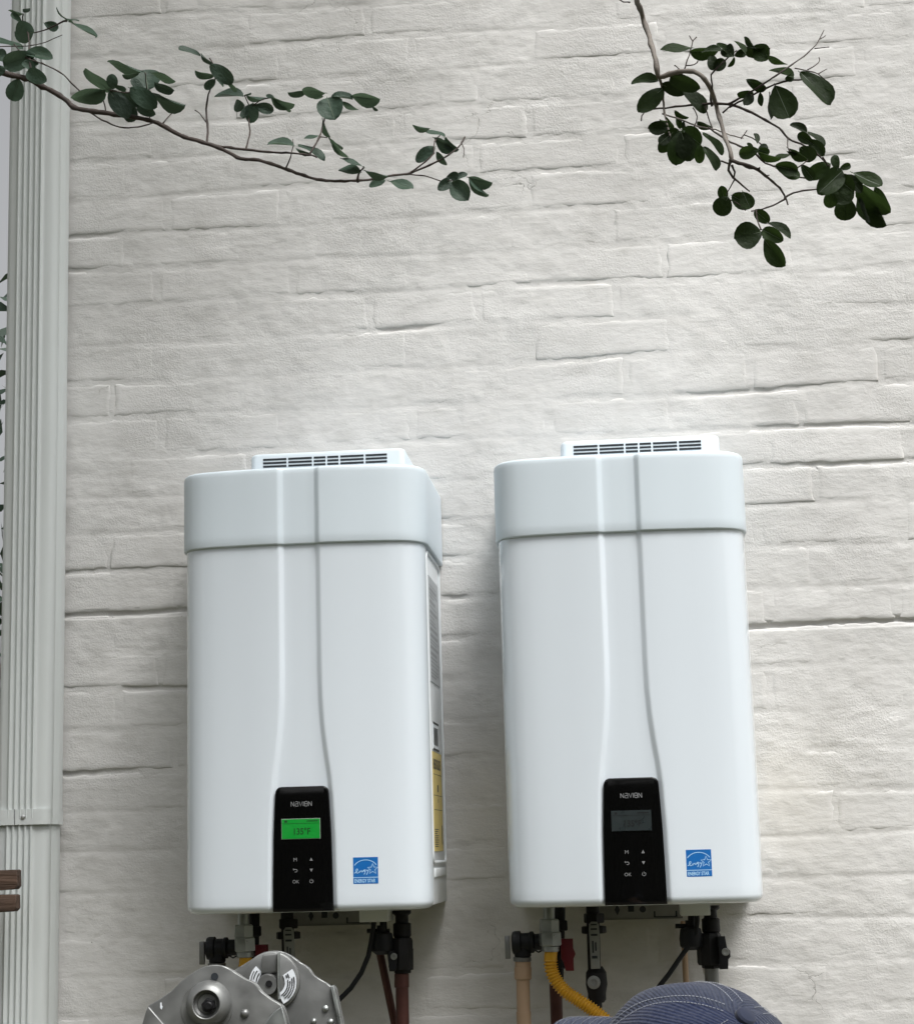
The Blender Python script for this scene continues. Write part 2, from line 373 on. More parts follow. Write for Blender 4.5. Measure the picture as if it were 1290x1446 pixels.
# ------------------------------------------------------------------ downspout
spout = thing('downspout', 'pale grey corrugated downspout with a screwed strap at the left end of the wall', 'downspout', (-.36, -.06, GZ))
def spout_profile(x0, x1, yf, yb, grow=0.0):
    pts = []
    def rib(xa, xb, n, amp, y):   # front ribs
        out = []
        for i in range(n * 8 + 1):
            u = i / (n * 8); x = xa + (xb - xa) * u
            out.append((x, y - amp * .5 * (1 - math.cos(2 * math.pi * u * n))))
        return out
    r_ = .012
    pts.append((x0, yb)); pts.append((x0, yf + r_)); pts.append((x0 + r_ * .3, yf + r_ * .3)); pts.append((x0 + r_, yf))
    pts += rib(x0 + .020, x0 + .078, 5, .0060, yf)
    pts.append((x1 - .022, yf)); pts.append((x1 - .016, yf + .001)); 
    for q in (20, 40, 60, 80): pts.append((x1 - .016 + .016 * math.sin(R(q)), yf + .017 - .016 * math.cos(R(q))))
    pts += [(x1 + (0 if i % 2 == 0 else -.0035), yf + .024 + i * .0052) for i in range(9)]
    pts.append((x1, yb))
    return [(x + grow * (1 if x > (x0 + x1) / 2 else -1), y - grow) for x, y in pts]
def spout_piece(x0, x1, yf, yb, z0, z1, name, wob=0, smoothface=False, grow=0.0):
    pr = spout_profile(x0, x1, yf, yb, grow)
    if smoothface: pr = [p for p in pr if not (x0 + .02 < p[0] < x0 + .078)] ; pr = [(p[0] if p[0] < x1 - .02 else p[0], p[1]) for p in pr]
    mb = MB(); n = len(pr); nzz = max(2, int((z1 - z0) / .12))
    for j in range(nzz + 1):
        z = z0 + (z1 - z0) * j / nzz; dx = wob * math.sin(z * 2.3)
        for x, y in pr: mb.v.append((x + dx + .36, y + .06, z - GZ))
    for j in range(nzz):
        for i in range(n - 1):
            a = j * n + i; mb.f.append((a, a + 1, a + 1 + n, a + n))
        mb.f.append((j * n + n - 1, j * n, j * n + n, j * n + 2 * n - 1))
    mb.f.append(tuple(range(n))); mb.f.append(tuple(nzz * n + i for i in range(n))[::-1])
    return mb.build(name, M['spout'], spout, ang=50)
SX0, SX1, SYF, SYB = P(5.5, 500, -.1).x, P(92, 500, -.03).x, -.100, -.016
spout_piece(SX0, SX1, SYF, SYB, .180, 3.15, 'upper_pipe', .0008)
spout_piece(SX0 - .003, SX1 - .0035, SYF + .003, SYB, GZ + .1, .188, 'lower_pipe', .0012)
zs_ = P(33, 1154, -.1).z
spout_piece(SX0 - .002, SX1 + .001, SYF - .0052, SYB + .004, zs_ - .0145, zs_ + .0145, 'strap', 0, True)
mb = MB(); q = P(32, 1154, -.108); mb.lathe((q.x + .36, -.1052 + .06, q.z - GZ), (0, -1, 0), [(.0045, 0), (.0042, .002), (.002, .003)], 12); mb.build('screw', M['brass'], spout)
mb = MB(); q = P(20, 1154, -.108); mb.bx(q.x + .36 - .0004, q.x + .36 + .0004, -.106 + .06, -.104 + .06, q.z - GZ - .0145, q.z - GZ + .0145); mb.build('strap_seam', M['dark'], spout)

# ================================================================== WATER HEATERS
W, FY = .44, -.336
PROF = [(0, -.262), (.0015, -.276), (.006, -.291), (.014, -.304), (.026, -.3145), (.042, -.3215), (.065, -.3265), (.095, -.330), (.125, -.3325)]
CXC = W / 2
def strokes(lines, wd, org, ux=(1, 0, 0), uz=(0, 0, 1), s=1.0, nrm=(0, -1, 0), mb=None):
    """flat ribbons: polylines in 2D mapped to org + ux*a + uz*b"""
    mb = mb or MB(); org = Vector(org); ux = Vector(ux) * s; uz = Vector(uz) * s; nrm = Vector(nrm)
    k = 0
    for ln in lines:
        p = [org + ux * a + uz * b_ for a, b_ in ln]; n = len(p); closed = (p[0] - p[-1]).length < 1e-7 and n > 2
        L_, R_ = [], []
        for i in range(n):
            if closed: t = (p[(i + 1) % (n - 1)] - p[(i - 1) % (n - 1)])
            else: t = p[min(i + 1, n - 1)] - p[max(i - 1, 0)]
            t.normalize(); sd_ = nrm.cross(t).normalized() * wd / 2
            L_.append(p[i] + sd_); R_.append(p[i] - sd_)
        off = nrm * (1e-5 * (k % 9)); k += 1
        L_ = [v + off for v in L_]; R_ = [v + off for v in R_]
        mb.raw(L_ + R_, [(i, i + 1, n + i + 1, n + i) for i in range(n - 1)])
    return mb
def arc(cx, cy, r_, a0, a1, n=16, ry=None):
    ry = ry or r_
    return [(cx + r_ * math.cos(R(a0 + (a1 - a0) * i / n)), cy + ry * math.sin(R(a0 + (a1 - a0) * i / n))) for i in range(n + 1)]
GL = {  # simple stroke letters in a 0.6 x 1 cell
 'E': [[(.5, 1), (0, 1), (0, 0), (.5, 0)], [(0, .5), (.42, .5)]], 'N': [[(0, 0), (0, 1)], [(0, 1), (.55, 0)], [(.55, 0), (.55, 1)]],
 'R': [[(0, 0), (0, 1), (.4, 1), (.5, .88), (.5, .62), (.4, .5), (0, .5)], [(.25, .5), (.55, 0)]],
 'G': [[(.52, .85), (.4, 1), (.12, 1), (0, .85), (0, .15), (.12, 0), (.42, 0), (.52, .12), (.52, .45), (.3, .45)]],
 'Y': [[(0, 1), (.27, .5), (.54, 1)], [(.27, .5), (.27, 0)]], 'S': [[(.5, .88), (.38, 1), (.12, 1), (0, .86), (0, .64), (.12, .52), (.4, .48), (.52, .36), (.52, .14), (.4, 0), (.12, 0), (0, .12)]],
 'T': [[(0, 1), (.56, 1)], [(.28, 1), (.28, 0)]], 'A': [[(0, 0), (.28, 1), (.56, 0)], [(.1, .35), (.46, .35)]],
 'M': [[(0, 0), (0, 1), (.3, .45), (.6, 1), (.6, 0)]], 'O': [[(.12, 0), (0, .15), (0, .85), (.12, 1), (.42, 1), (.54, .85), (.54, .15), (.42, 0), (.12, 0)]],
 'K': [[(0, 0), (0, 1)], [(.52, 1), (.05, .48), (.54, 0)]], 'F': [[(0, 0), (0, 1), (.5, 1)], [(0, .52), (.4, .52)]], 'I': [[(.2, 0), (.2, 1)]],
 'V': [[(0, 1), (.3, 0), (.6, 1)]], 'U': [[(0, 1), (0, .12), (.12, 0), (.42, 0), (.54, .12), (.54, 1)]], 'D': [[(0, 0), (0, 1), (.35, 1), (.52, .8), (.52, .2), (.35, 0), (0, 0)]],
 '1': [[(.08, .82), (.28, 1), (.28, 0)], [(.08, 0), (.48, 0)]], '3': [[(0, 1), (.5, 1), (.5, 0), (0, 0)], [(.1, .5), (.5, .5)]],
 '5': [[(.5, 1), (0, 1), (0, .54), (.38, .54), (.5, .42), (.5, .12), (.38, 0), (0, 0)]], 'o': [arc(.15, .82, .13, 0, 360, 10)],
 'a': [[(.06, 1), (.42, 1), (.54, .88), (.54, 0), (.12, 0), (0, .12), (0, .42), (.12, .55), (.54, .55)]], 'e': [[(.10, 0), (0, .12), (0, .88), (.12, 1), (.44, 1), (.55, .88), (.55, .12), (.44, 0), (.1, 0)], [(0, .5), (.55, .5)]],
}
def text(s_, wd, org, h, adv=.8, ux=(1, 0, 0), uz=(0, 0, 1), nrm=(0, -1, 0), mb=None, kx=1.0):
    mb = mb or MB(); org = Vector(org); x = 0
    for ch in s_:
        if ch in GL: strokes([[(a * kx + x, b_) for a, b_ in ln] for ln in GL[ch]], wd, org, ux, uz, h, nrm, mb)
        x += adv * kx
    return mb
def ftext(s_, size, org, ux=(1, 0, 0), uz=(0, 0, 1), mb=None, kx=1.0, bold=0.0):
    """real lettering: left/baseline at org"""
    mb = mb or MB(); cu = bpy.data.curves.new('lettering', 'FONT'); cu.body = s_; cu.size = 1.0; cu.offset = bold; cu.resolution_u = 3
    ob = bpy.data.objects.new('lettering', cu); COL.objects.link(ob); bpy.context.view_layer.update()
    me = bpy.data.meshes.new_from_object(ob.evaluated_get(bpy.context.evaluated_depsgraph_get()))
    bpy.data.objects.remove(ob); org = Vector(org); ux = Vector(ux); uz = Vector(uz)
    mb.raw([org + ux * (v.co.x * size * kx) + uz * (v.co.y * size) for v in me.vertices], [tuple(p.vertices) for p in me.polygons])
    bpy.data.meshes.remove(me); return mb
MESH = {}
def shared(key, fn):
    if key not in MESH: MESH[key] = fn()
    return MESH[key]
def put(name, key, fn, parent, label=None):
    me = shared(key, fn); o = bpy.data.objects.new(name, me); COL.objects.link(o); o.parent = parent
    if label: o['label'] = label
    return o
def fixn(me, ang=35):
    bm = bmesh.new(); bm.from_mesh(me); bmesh.ops.recalc_face_normals(bm, faces=bm.faces); bm.to_mesh(me); bm.free(); me.set_sharp_from_angle(angle=R(ang)); return me

def chan_h(z):     # half width of the central channel at height z
    ks = [(0, .0530), (.05, .0525), (.13, .051), (.2, .0478), (.24, .044), (.28, .0385), (.32, .034), (.37, .0310), (.42, .0300), (.9, .0297)]
    for (a, u), (b_, v) in zip(ks[:-1], ks[1:]):
        if z <= b_: t = (z - a) / (b_ - a); return u + (v - u) * t
    return .0297
def ring_at(z, grow=0.0, rec=.0065):
    hw = chan_h(z); sm = lambda t: t * t * (3 - 2 * t)
    half = [(x, y) for x, y in PROF]
    xs_ = [(.155, 0)] ; pts = []
    for x, y in half: pts.append((x - grow * (1 - min(1, x / .04)), y - grow * min(1, x / .02)))
    def fy(x): d = abs(x - CXC); return FY + .0035 * (d / .1) ** 2 * .5 - grow
    sx = CXC - hw - .009
    pts.append((.145, fy(.145))); pts.append((sx - .003, fy(sx)))
    for i in range(9):
        u = i / 8; pts.append((sx + .012 * u, fy(sx) + rec * sm(u)))
    pts.append((CXC - hw * .4, FY + rec - grow)); pts.append((CXC, FY + rec - grow))
    right = [(W - x, y) for x, y in pts[:-1]][::-1]
    # a left-hand step is a little wider than the right-hand one
    return pts + right
def cover_mesh():
    rows = []; r_ = .014
    zl = []
    for i in range(9):
        a = i / 8 * math.pi / 2; zl.append((r_ * (1 - math.sin(a)), r_ * (1 - math.cos(a))))     # (inset placeholder, z)
    levels = [(r_ * (1 - math.sin(math.acos(1 - (z / r_)))) if z < r_ else 0, z) for _, z in zl]
    levels += [(0, z) for z in np.linspace(.03, .64, 44)] + [(0, .668)]
    mb = MB(); n = None
    for ins, z in levels:
        ring = ring_at(max(z, 0), 0)
        pr = []
        for i, (x, y) in enumerate(ring):
            p0 = ring[max(i - 1, 0)]; p1 = ring[min(i + 1, len(ring) - 1)]
            tx, ty = p1[0] - p0[0], p1[1] - p0[1]; l = math.hypot(tx, ty) + 1e-9
            nxx, nyy = -ty / l, tx / l      # inward (towards +y / centre)
            if i == 0: nxx, nyy = 1, 0
            if i == len(ring) - 1: nxx, nyy = -1, 0
            pr.append((x + nxx * ins, y + nyy * ins, z))
        n = len(pr); mb.v += pr
    for j in range(len(levels) - 1):
        for i in range(n - 1): a = j * n + i; mb.f.append((a, a + 1, a + 1 + n, a + n))
    # bottom closes inwards
    b0 = len(mb.v); mb.v += [(min(max(x, .03), W - .03), -.262, 0) for x, y, z in mb.v[:n]]
    for i in range(n - 1): mb.f.append((i + 1, i, b0 + i, b0 + i + 1))
    # return lips at the seam
    e0 = len(mb.v)
    for j in range(len(levels)): x, y, z = mb.v[j * n]; mb.v.append((x + .004, y + .0, z)); x, y, z = mb.v[j * n + n - 1]; mb.v.append((x - .004, y, z))
    for j in range(len(levels) - 1):
        mb.f.append((j * n, (j + 1) * n, e0 + 2 * j + 2, e0 + 2 * j)); mb.f.append(((j + 1) * n + n - 1, j * n + n - 1, e0 + 2 * j + 1, e0 + 2 * j + 3))
    me = mb.mesh('front_cover', M['cover'], True, 60); return fixn(me, 60)
def chassis_mesh():
    mb = MB(); mb.bx(.002, W - .002, -.2595, -.004, .004, .672, .004)
    # raised rim of the side panels
    for sx in (1, -1):
        X_ = W - .0015 if sx > 0 else .0015
        ya, yb, za, zb, rr = -.248, -.022, .078, .640, .016
        pts = []
        for (cy, cz, a0) in ((yb - rr, zb - rr, 0), (ya + rr, zb - rr, 90), (ya + rr, za + rr, 180), (yb - rr, za + rr, 270)):
            for i in range(5): a = R(a0 + i * 22.5); pts.append((X_, cy + rr * math.cos(a), cz + rr * math.sin(a)))
        pts.append(pts[0]); mb.tube(pts, .0030, 8, False)
        mb.bx(X_ - .004, X_ + .0022 * 1.0, -.225, -.03, .052, .068, .002) if sx > 0 else mb.bx(X_ - .0022, X_ + .004, -.225, -.03, .052, .068, .002)
    return fixn(mb.mesh('chassis', M['chassis'], True, 40), 40)
C0, C1 = .647, .7885
def cap_mesh():
    mb = MB(); g = .0055; levels = []
    ring0 = ring_at(.7, g)
    # side returns run back to the wall
    def full(z, ins):
        pr = []
        for i, (x, y) in enumerate(ring0):
            p0 = ring0[max(i - 1, 0)]; p1 = ring0[min(i + 1, len(ring0) - 1)]
            tx, ty = p1[0] - p0[0], p1[1] - p0[1]; l = math.hypot(tx, ty) + 1e-9
            nxx, nyy = -ty / l, tx / l
            if i == 0: nxx, nyy = 1, 0
            if i == len(ring0) - 1: nxx, nyy = -1, 0
            pr.append((x + nxx * ins, y + nyy * ins, z))
        a = (pr[0][0], -.004, z); b_ = (pr[-1][0], -.004, z)
        a2 = (pr[0][0], -.13, z); b2 = (pr[-1][0], -.13, z)
        return [a, a2] + pr + [b2, b_]
    zl = [(0.0025, C0 + .0), (0.0006, C0 + .001), (0, C0 + .003)] + [(0, z) for z in np.linspace(C0 + .02, C1 - .012, 8)]
    r_ = .007
    for i in range(1, 7): a = i / 6 * math.pi / 2; zl.append((r_ * (1 - math.cos(a)), C1 - r_ + r_ * math.sin(a)))
    rings = [full(z, i_) for i_, z in zl]; n = len(rings[0])
    for rg in rings: mb.v += rg
    for j in range(len(rings) - 1):
        for i in range(n - 1): a = j * n + i; mb.f.append((a, a + 1, a + 1 + n, a + n))
    # roof: front edge to back edge strips
    top = (len(rings) - 1) * n; b0 = len(mb.v)
    mb.v += [(x, max(y, -.004), C1 + .0) if y >= -.005 else (x, -.10, C1 + .004) for x, y, z in rings[-1]]
    for i in range(n - 1): mb.f.append((top + i, top + i + 1, b0 + i + 1, b0 + i))
    b1 = len(mb.v); mb.v += [(mb.v[b0 + i][0], -.004, C1 + .004) for i in range(n)]
    for i in range(n - 1): mb.f.append((b0 + i, b0 + i + 1, b1 + i + 1, b1 + i))
    # underside lip
    b2 = len(mb.v); mb.v += [(min(max(x, .004), W - .004), min(y + .010, -.004) if y > -.3 else y + .012, C0 + .001) for x, y, z in rings[0]]
    for i in range(n - 1): mb.f.append((i + 1, i, b2 + i, b2 + i + 1))
    return fixn(mb.mesh('top_cap', M['cap'], True, 50), 50)
VY = -.262; VX0, VX1 = None, None
def vent_rect():
    a = P(790, 626, VY).x - XR; b_ = P(1014, 612, VY).x - XR; z = P(1000, 611.5, VY).z
    c = P(354, 650, VY).x; d = P(572, 640, VY).x
    return (a + c) / 2, (b_ + d) / 2, z
XR = .5741; ZR = -.002
def vent_mesh():
    x0, x1, zt = vent_rect(); mb = MB(); r_ = .012
    out = []
    for (cx, cy, a0) in ((x0 + r_, VY + r_, 180), (x1 - r_, VY + r_, 270)):
        for i in range(7): a = R(a0 + 15 * i); out.append((cx + r_ * math.cos(a), cy + r_ * math.sin(a)))
    out = [(x0, -.03)] + out + [(x1, -.03)]
    cxx, cyy = (x0 + x1) / 2, (VY - .03) / 2
    lv = [(0, C1 - .004), (0, zt - .007), (.0014, zt - .0035), (.0045, zt - .0008), (.009, zt)]
    n = len(out)
    for ins, z in lv:
        for x, y in out:
            mb.v.append((x + (ins if x < cxx else -ins), y + ins if y < cyy else y, z))
    for j in range(len(lv) - 1):
        for i in range(n): a, b_ = j * n + i, j * n + (i + 1) % n; mb.f.append((a, b_, b_ + n, a + n))
    mb.f.append(tuple((len(lv) - 1) * n + i for i in range(n)))
    return fixn(mb.mesh('vent_hood', M['cap'], True, 40), 40)
def vent_geo():
    x0, x1, zt = vent_rect(); w_ = x1 - x0
    cols = [.088, .257, .269, .43, .442, .513, .525, .60, .612, .765, .777, .935]   # start/end pairs
    cols = [(.085, .247), (.259, .417), (.430, .509), (.520, .595), (.608, .765), (.778, .888)]
    cols = [(.083, .235), (.247, .400), (.412, .488), (.500, .572), (.584, .735), (.747, .885)]
    zr = [zt - .0125, zt - .0190, zt - .0255]
    return [(x0 + w_ * a, x0 + w_ * b_) for a, b_ in cols], zr
def slot_mesh():
    cols, zr = vent_geo(); mb = MB()
    for a, b_ in cols:
        for z in zr: mb.bx(a, b_, VY - .0006, VY + .003, z - .0019, z + .0019)
    return fixn(mb.mesh('vent_slot', M['dark'], False), 30) if False else mb.mesh('vent_slot', M['dark'], False)
def panel_outline(off=0.0):
    zt = .2165; r_ = .011; pts = []
    hw = lambda z: chan_h(z) - .0 + off
    zz = list(np.linspace(.0015, zt - r_ - .002, 14))
    right = [(CXC + hw(z), z) for z in zz]
    hx = hw(zt - r_)
    cor = [(CXC + hx - r_ + r_ * math.cos(R(a)), zt - r_ + r_ * math.sin(R(a))) for a in (0, 18, 36, 54, 72, 90)]
    R_ = right + cor
    L_ = [(2 * CXC - x, z) for x, z in R_][::-1]
    return R_ + L_
def panel_mesh():
    mb = MB(); mb.prism(panel_outline(), FY - .0012, FY + .012, .0022)
    return fixn(mb.mesh('control_panel', M['gloss'], True, 40), 40)
PY = FY - .0013
def quad(x0, x1, z0, z1, y, m, name):
    mb = MB(); mb.bx(x0, x1, y, y + .0012, z0, z1); return mb.mesh(name, m, False)
def logo_mesh():
    mb = MB(); x = CXC - .0188; wd = .00105; h = .0092; z = .1822
    seq = [('N', 0), ('a', .92), ('V', 1.80), ('I', 2.50), ('e', 3.02), ('N', 3.92)]
    for ch, k in seq:
        kk = {'N': 1.0, 'a': .95, 'V': 1.0, 'I': .9, 'e': 1.0}[ch]
        strokes([[(a * 1.02, b_ * .85) for a, b_ in ln] for ln in GL[ch]], wd, (x + k * .0079, PY - .0003, z), s=h, mb=mb)
    return mb.mesh('logo_lettering', M['print'], False)
def icons(kind):
    mb = MB(); wd = .0009; y = PY - .0003
    xl, xr = CXC - .0125, CXC + .0155; z1_, z2_, z3_ = .0905, .0718, .0530
    if kind == 'M': strokes([[(-.0025, -.003), (-.0025, .003)], [(.0025, -.003), (.0025, .003)], [(-.0025, .003), (0, -.0005), (.0025, .003)]], wd, (xl, y, z1_), mb=mb)
    if kind == 'return': strokes([[(-.0035, .0018), (.0012, .0018)], arc(.0012, -.0003, .0021, 90, -90, 8), [(.0012, -.0024), (-.001, -.0024)], [(-.0022, .0032), (-.0040, .0018), (-.0022, .0004)]], wd, (xl, y, z2_), mb=mb)
    if kind == 'OK': ftext('OK', .0082, (xl - .0055, y, z3_ - .003), mb=mb)
    if kind == 'up': mb.raw([(xr - .0028, y, z1_ - .0025), (xr + .0028, y, z1_ - .0025), (xr, y, z1_ + .0028)], [(0, 1, 2)])
    if kind == 'down': mb.raw([(xr - .0028, y, z2_ + .0025), (xr, y, z2_ - .0028), (xr + .0028, y, z2_ + .0025)], [(0, 1, 2)])
    if kind == 'power': strokes([arc(0, 0, .0030, 125, 415, 16), [(0, .0005), (0, .0040)]], wd * .9, (xr, y, z3_), mb=mb)
    return mb.mesh('touch_key', M['print'], False)
DX0, DX1, DZ0, DZ1 = CXC - .0355, CXC + .0315, .1265, .1600
def digits_mesh(m):
    mb = MB(); y = PY - .0016
    ftext('135°F', .0155, (CXC - .0165, y, .1335), mb=mb, kx=.86, bold=.012)
    strokes([[(DX0 + .001, .1525), (DX1 - .001, .1525)]], .0006, (0, y, 0), mb=mb)
    strokes([[(DX0 + .005, .1563), (DX0 + .0095, .1563)]], .0038, (0, y, 0), mb=mb)
    strokes([[(DX1 - .023, .1563), (DX1 - .003, .1563)]], .0016, (0, y, 0), mb=mb)
    return mb.mesh('display_digits', m, False)
SXC, SZ0, SZ1, SW = CXC + .1095, .0462, .0915, .0218
def sticker_y(x): d = abs(x - CXC); return FY + .0035 * (d / .1) ** 2 * .5
def onface(me):      # lay a flat print onto the slightly turned front panel
    for v in me.vertices: v.co.y += .0009 + (v.co.x - (SXC - SW)) / (2 * SW) * .0037
    return me
def sticker_white():
    mb = MB(); y = sticker_y(SXC) - .0006; wd = .0011
    strokes([arc(0, -.001, .0215, 28, 152, 20, .0172)], wd, (SXC, y, SZ0 + .0245), mb=mb)
    strokes([[(-SW + .0004, 0), (SW - .0004, 0)]], .0011, (SXC, y, SZ0 + .0108), mb=mb)
    ftext('ENERGY STAR', .0084, (SXC - .0195, y, SZ0 + .0023), mb=mb, kx=.68, bold=.02)
    star = []
    for i in range(11):
        a = R(90 + 36 * i); r_ = .0094 if i % 2 == 0 else .0040; star.append((r_ * math.cos(a), r_ * math.sin(a)))
    strokes([star], .0012, (SXC + .0125, y, SZ0 + .0248), mb=mb)
    sc = [[(-.0195, .0185), (-.0165, .0195), (-.0140, .0225), (-.0135, .0255), (-.0150, .0258), (-.0165, .0230), (-.0160, .0195), (-.0140, .0183), (-.0115, .0195),
           (-.0100, .0225), (-.0098, .0190), (-.0085, .0215), (-.0068, .0230), (-.0062, .0200), (-.0045, .0208), (-.0035, .0230), (-.0022, .0228), (-.0012, .0232)],
          [(-.0004, .0236), (-.0018, .0244), (-.0030, .0224), (-.0018, .0208), (.0000, .0222), (.0004, .0240), (-.0008, .0190), (-.0024, .0160)],
          [(.0022, .0240), (.0026, .0215), (.0044, .0226), (.0056, .0244), (.0040, .0195), (.0016, .0152)]]
    strokes(sc, .0011, (SXC, y - .00015, SZ0), mb=mb)
    return onface(mb.mesh('sticker_print', M['lightblue'], False))
def side_print(kind):
    mb = MB(); X_ = W - .0012
    def bar(ya, yb, za, zb, k=0): mb.raw([(X_ + k, ya, za), (X_ + k, yb, za), (X_ + k, yb, zb), (X_ + k, ya, zb)], [(0, 1, 2, 3)])
    if kind == 'plate': mb.bx(X_ - .002, X_ + .0004, -.215, -.045, .405, .600); return mb.mesh('rating_plate', M['glabel'], False)
    if kind == 'plate_ink':
        z = .585
        r2 = random.Random(3)
        while z > .415:
            h = r2.choice([.002, .002, .003, .006]); l = r2.uniform(.4, 1.0)
            bar(-.208, -.208 + .156 * l, z - h, z, .0007); z -= h + r2.uniform(.003, .006)
        return mb.mesh('rating_plate_print', M['greyink'], False)
    if kind == 'code': mb.bx(X_ - .002, X_ + .0004, -.20, -.10, .282, .330); return mb.mesh('barcode_label', M['white'], False)
    if kind == 'code_ink':
        for i in range(14): bar(-.185 + i * .0052, -.185 + i * .0052 + (.0022 if i % 3 else .0035), .290, .322, .0007)
        bar(-.2, -.10, .280, .284, .0007); bar(-.2, -.10, .328, .332, .0007)
        return mb.mesh('barcode', M['ink'], False)
    if kind == 'guide': mb.bx(X_ - .002, X_ + .0004, -.218, -.062, .098, .277); return mb.mesh('energy_label', M['ylabel'], False)
    if kind == 'guide_ink':
        ftext('ENERGYGUIDE', .026, (X_ + .0007, -.212, .246), ux=(0, 1, 0), mb=mb, kx=.72, bold=.02)
        for z in (.236, .198, .172): bar(-.212, -.068, z, z + .001, .0007)
        bar(-.15, -.13, .205, .218, .0007); bar(-.143, -.137, .186, .192, .0007)
        r2 = random.Random(5)
        for i in range(9): bar(-.21, -.21 + r2.uniform(.04, .07), .106 + i * .0038, .1075 + i * .0038, .0007)
        bar(-.085, -.075, .110, .145, .0007)
        return mb.mesh('energy_label_print', M['ink'], False)
def heater(x, z, lit, label):
    t = thing('water_heater', label, 'water heater', (x, 0, z), 'white tankless water heaters side by side on the wall')
    put('chassis', 'chassis', chassis_mesh, t); fc = put('front_cover', 'cover', cover_mesh, t)
    cap = put('top_cap', 'cap', cap_mesh, t)
    hood = put('vent_hood', 'vent', vent_mesh, t)
    cols, zr = vent_geo()
    for a, b_ in cols:
        for z_ in zr:
            key = 'slot%.4f%.4f' % (a, z_)
            put('vent_slot', key, lambda: MB().bx(a, b_, VY - .0006, VY + .003, z_ - .0019, z_ + .0019).mesh('vent_slot', M['dark'], False), hood)  # solid dark strips on the hood; the opening's shade is in their colour
    cp = put('control_panel', 'panel', panel_mesh, t)
    put('logo_lettering', 'logo', logo_mesh, cp)
    rim = lambda: MB().bx(DX0 - .0009, DX1 + .0009, PY - .0005, PY + .001, DZ0 - .0009, DZ1 + .0009).mesh('display_bezel', M['lcd_rim'] if lit else M['lcd_off'], False)
    put('display_bezel', 'rim%d' % lit, rim, cp)
    put('display', 'lcd%d' % lit, lambda: quad(DX0, DX1, DZ0, DZ1, PY - .0012, M['lcd_on'] if lit else M['lcd_off'], 'display'), cp, 'display lit green reading 135°F' if lit else 'dark unlit display')
    put('display_digits', 'dig%d' % lit, lambda: digits_mesh(M['lcd_ink'] if lit else M['lcd_ink_off']), cp)
    for k in ('M', 'return', 'OK', 'up', 'down', 'power'): put('touch_key', 'key' + k, lambda: icons(k), cp)
    ys = sticker_y(SXC)
    st = put('efficiency_sticker', 'stk', lambda: onface(MB().bx(SXC - SW, SXC + SW, ys - .0004, ys + .0006, SZ0, SZ1).mesh('efficiency_sticker', M['blue'], False)), t, 'square blue sticker with white star and lettering')
    put('sticker_print', 'stkp', sticker_white, st)
    for nm, a, b_ in (('rating_plate', 'plate', 'plate_ink'), ('barcode_label', 'code', 'code_ink'), ('energy_label', 'guide', 'guide_ink')):
        p_ = put(nm, a, lambda: side_print(a), t); put('label_print', b_, lambda: side_print(b_), p_)
    # bottom bracket with punched marks, junction box, feet of the connections
    def brk():
        mb = MB(); mb.bx(.145, .305, -.052, -.048, -.034, .006, .0008); mb.bx(.145, .305, -.052, -.02, -.034, -.031); return mb.mesh('wall_bracket', M['bracket'], True, 30)
    bk = put('wall_bracket', 'brk', brk, t)
    def brk2():
        mb = MB(); y = -.0525
        mb.bx(.205, .216, y, y + .001, -.020, -.006); mb.lathe((.232, y + .001, -.016), (0, -1, 0), [(.006, 0), (.006, .001)], 14)
        mb.raw([(.180, y, -.016), (.185, y, -.026), (.190, y, -.016), (.185, y, -.006)], [(0, 1, 2, 3)])
        for xx in (.252, .292): mb.bx(xx, xx + .003, y, y + .001, -.030, -.020)
        mb.bx(.252, .295, y, y + .001, -.031, -.0295)
        return mb.mesh('bracket_slot', M['dark'], False)
    put('bracket_slot', 'brk2', brk2, bk)
    put('junction_box', 'jb', lambda: MB().bx(.298, .350, -.20, -.12, -.024, .006, .001).mesh('junction_box', M['chassis'], True, 30), t)
    return t
h1 = heater(0, 0, True, 'left water heater, with the display glowing green and labels on its right side')
h2 = heater(XR, ZR, False, 'right water heater, with the dark unlit display, nearer the right edge')

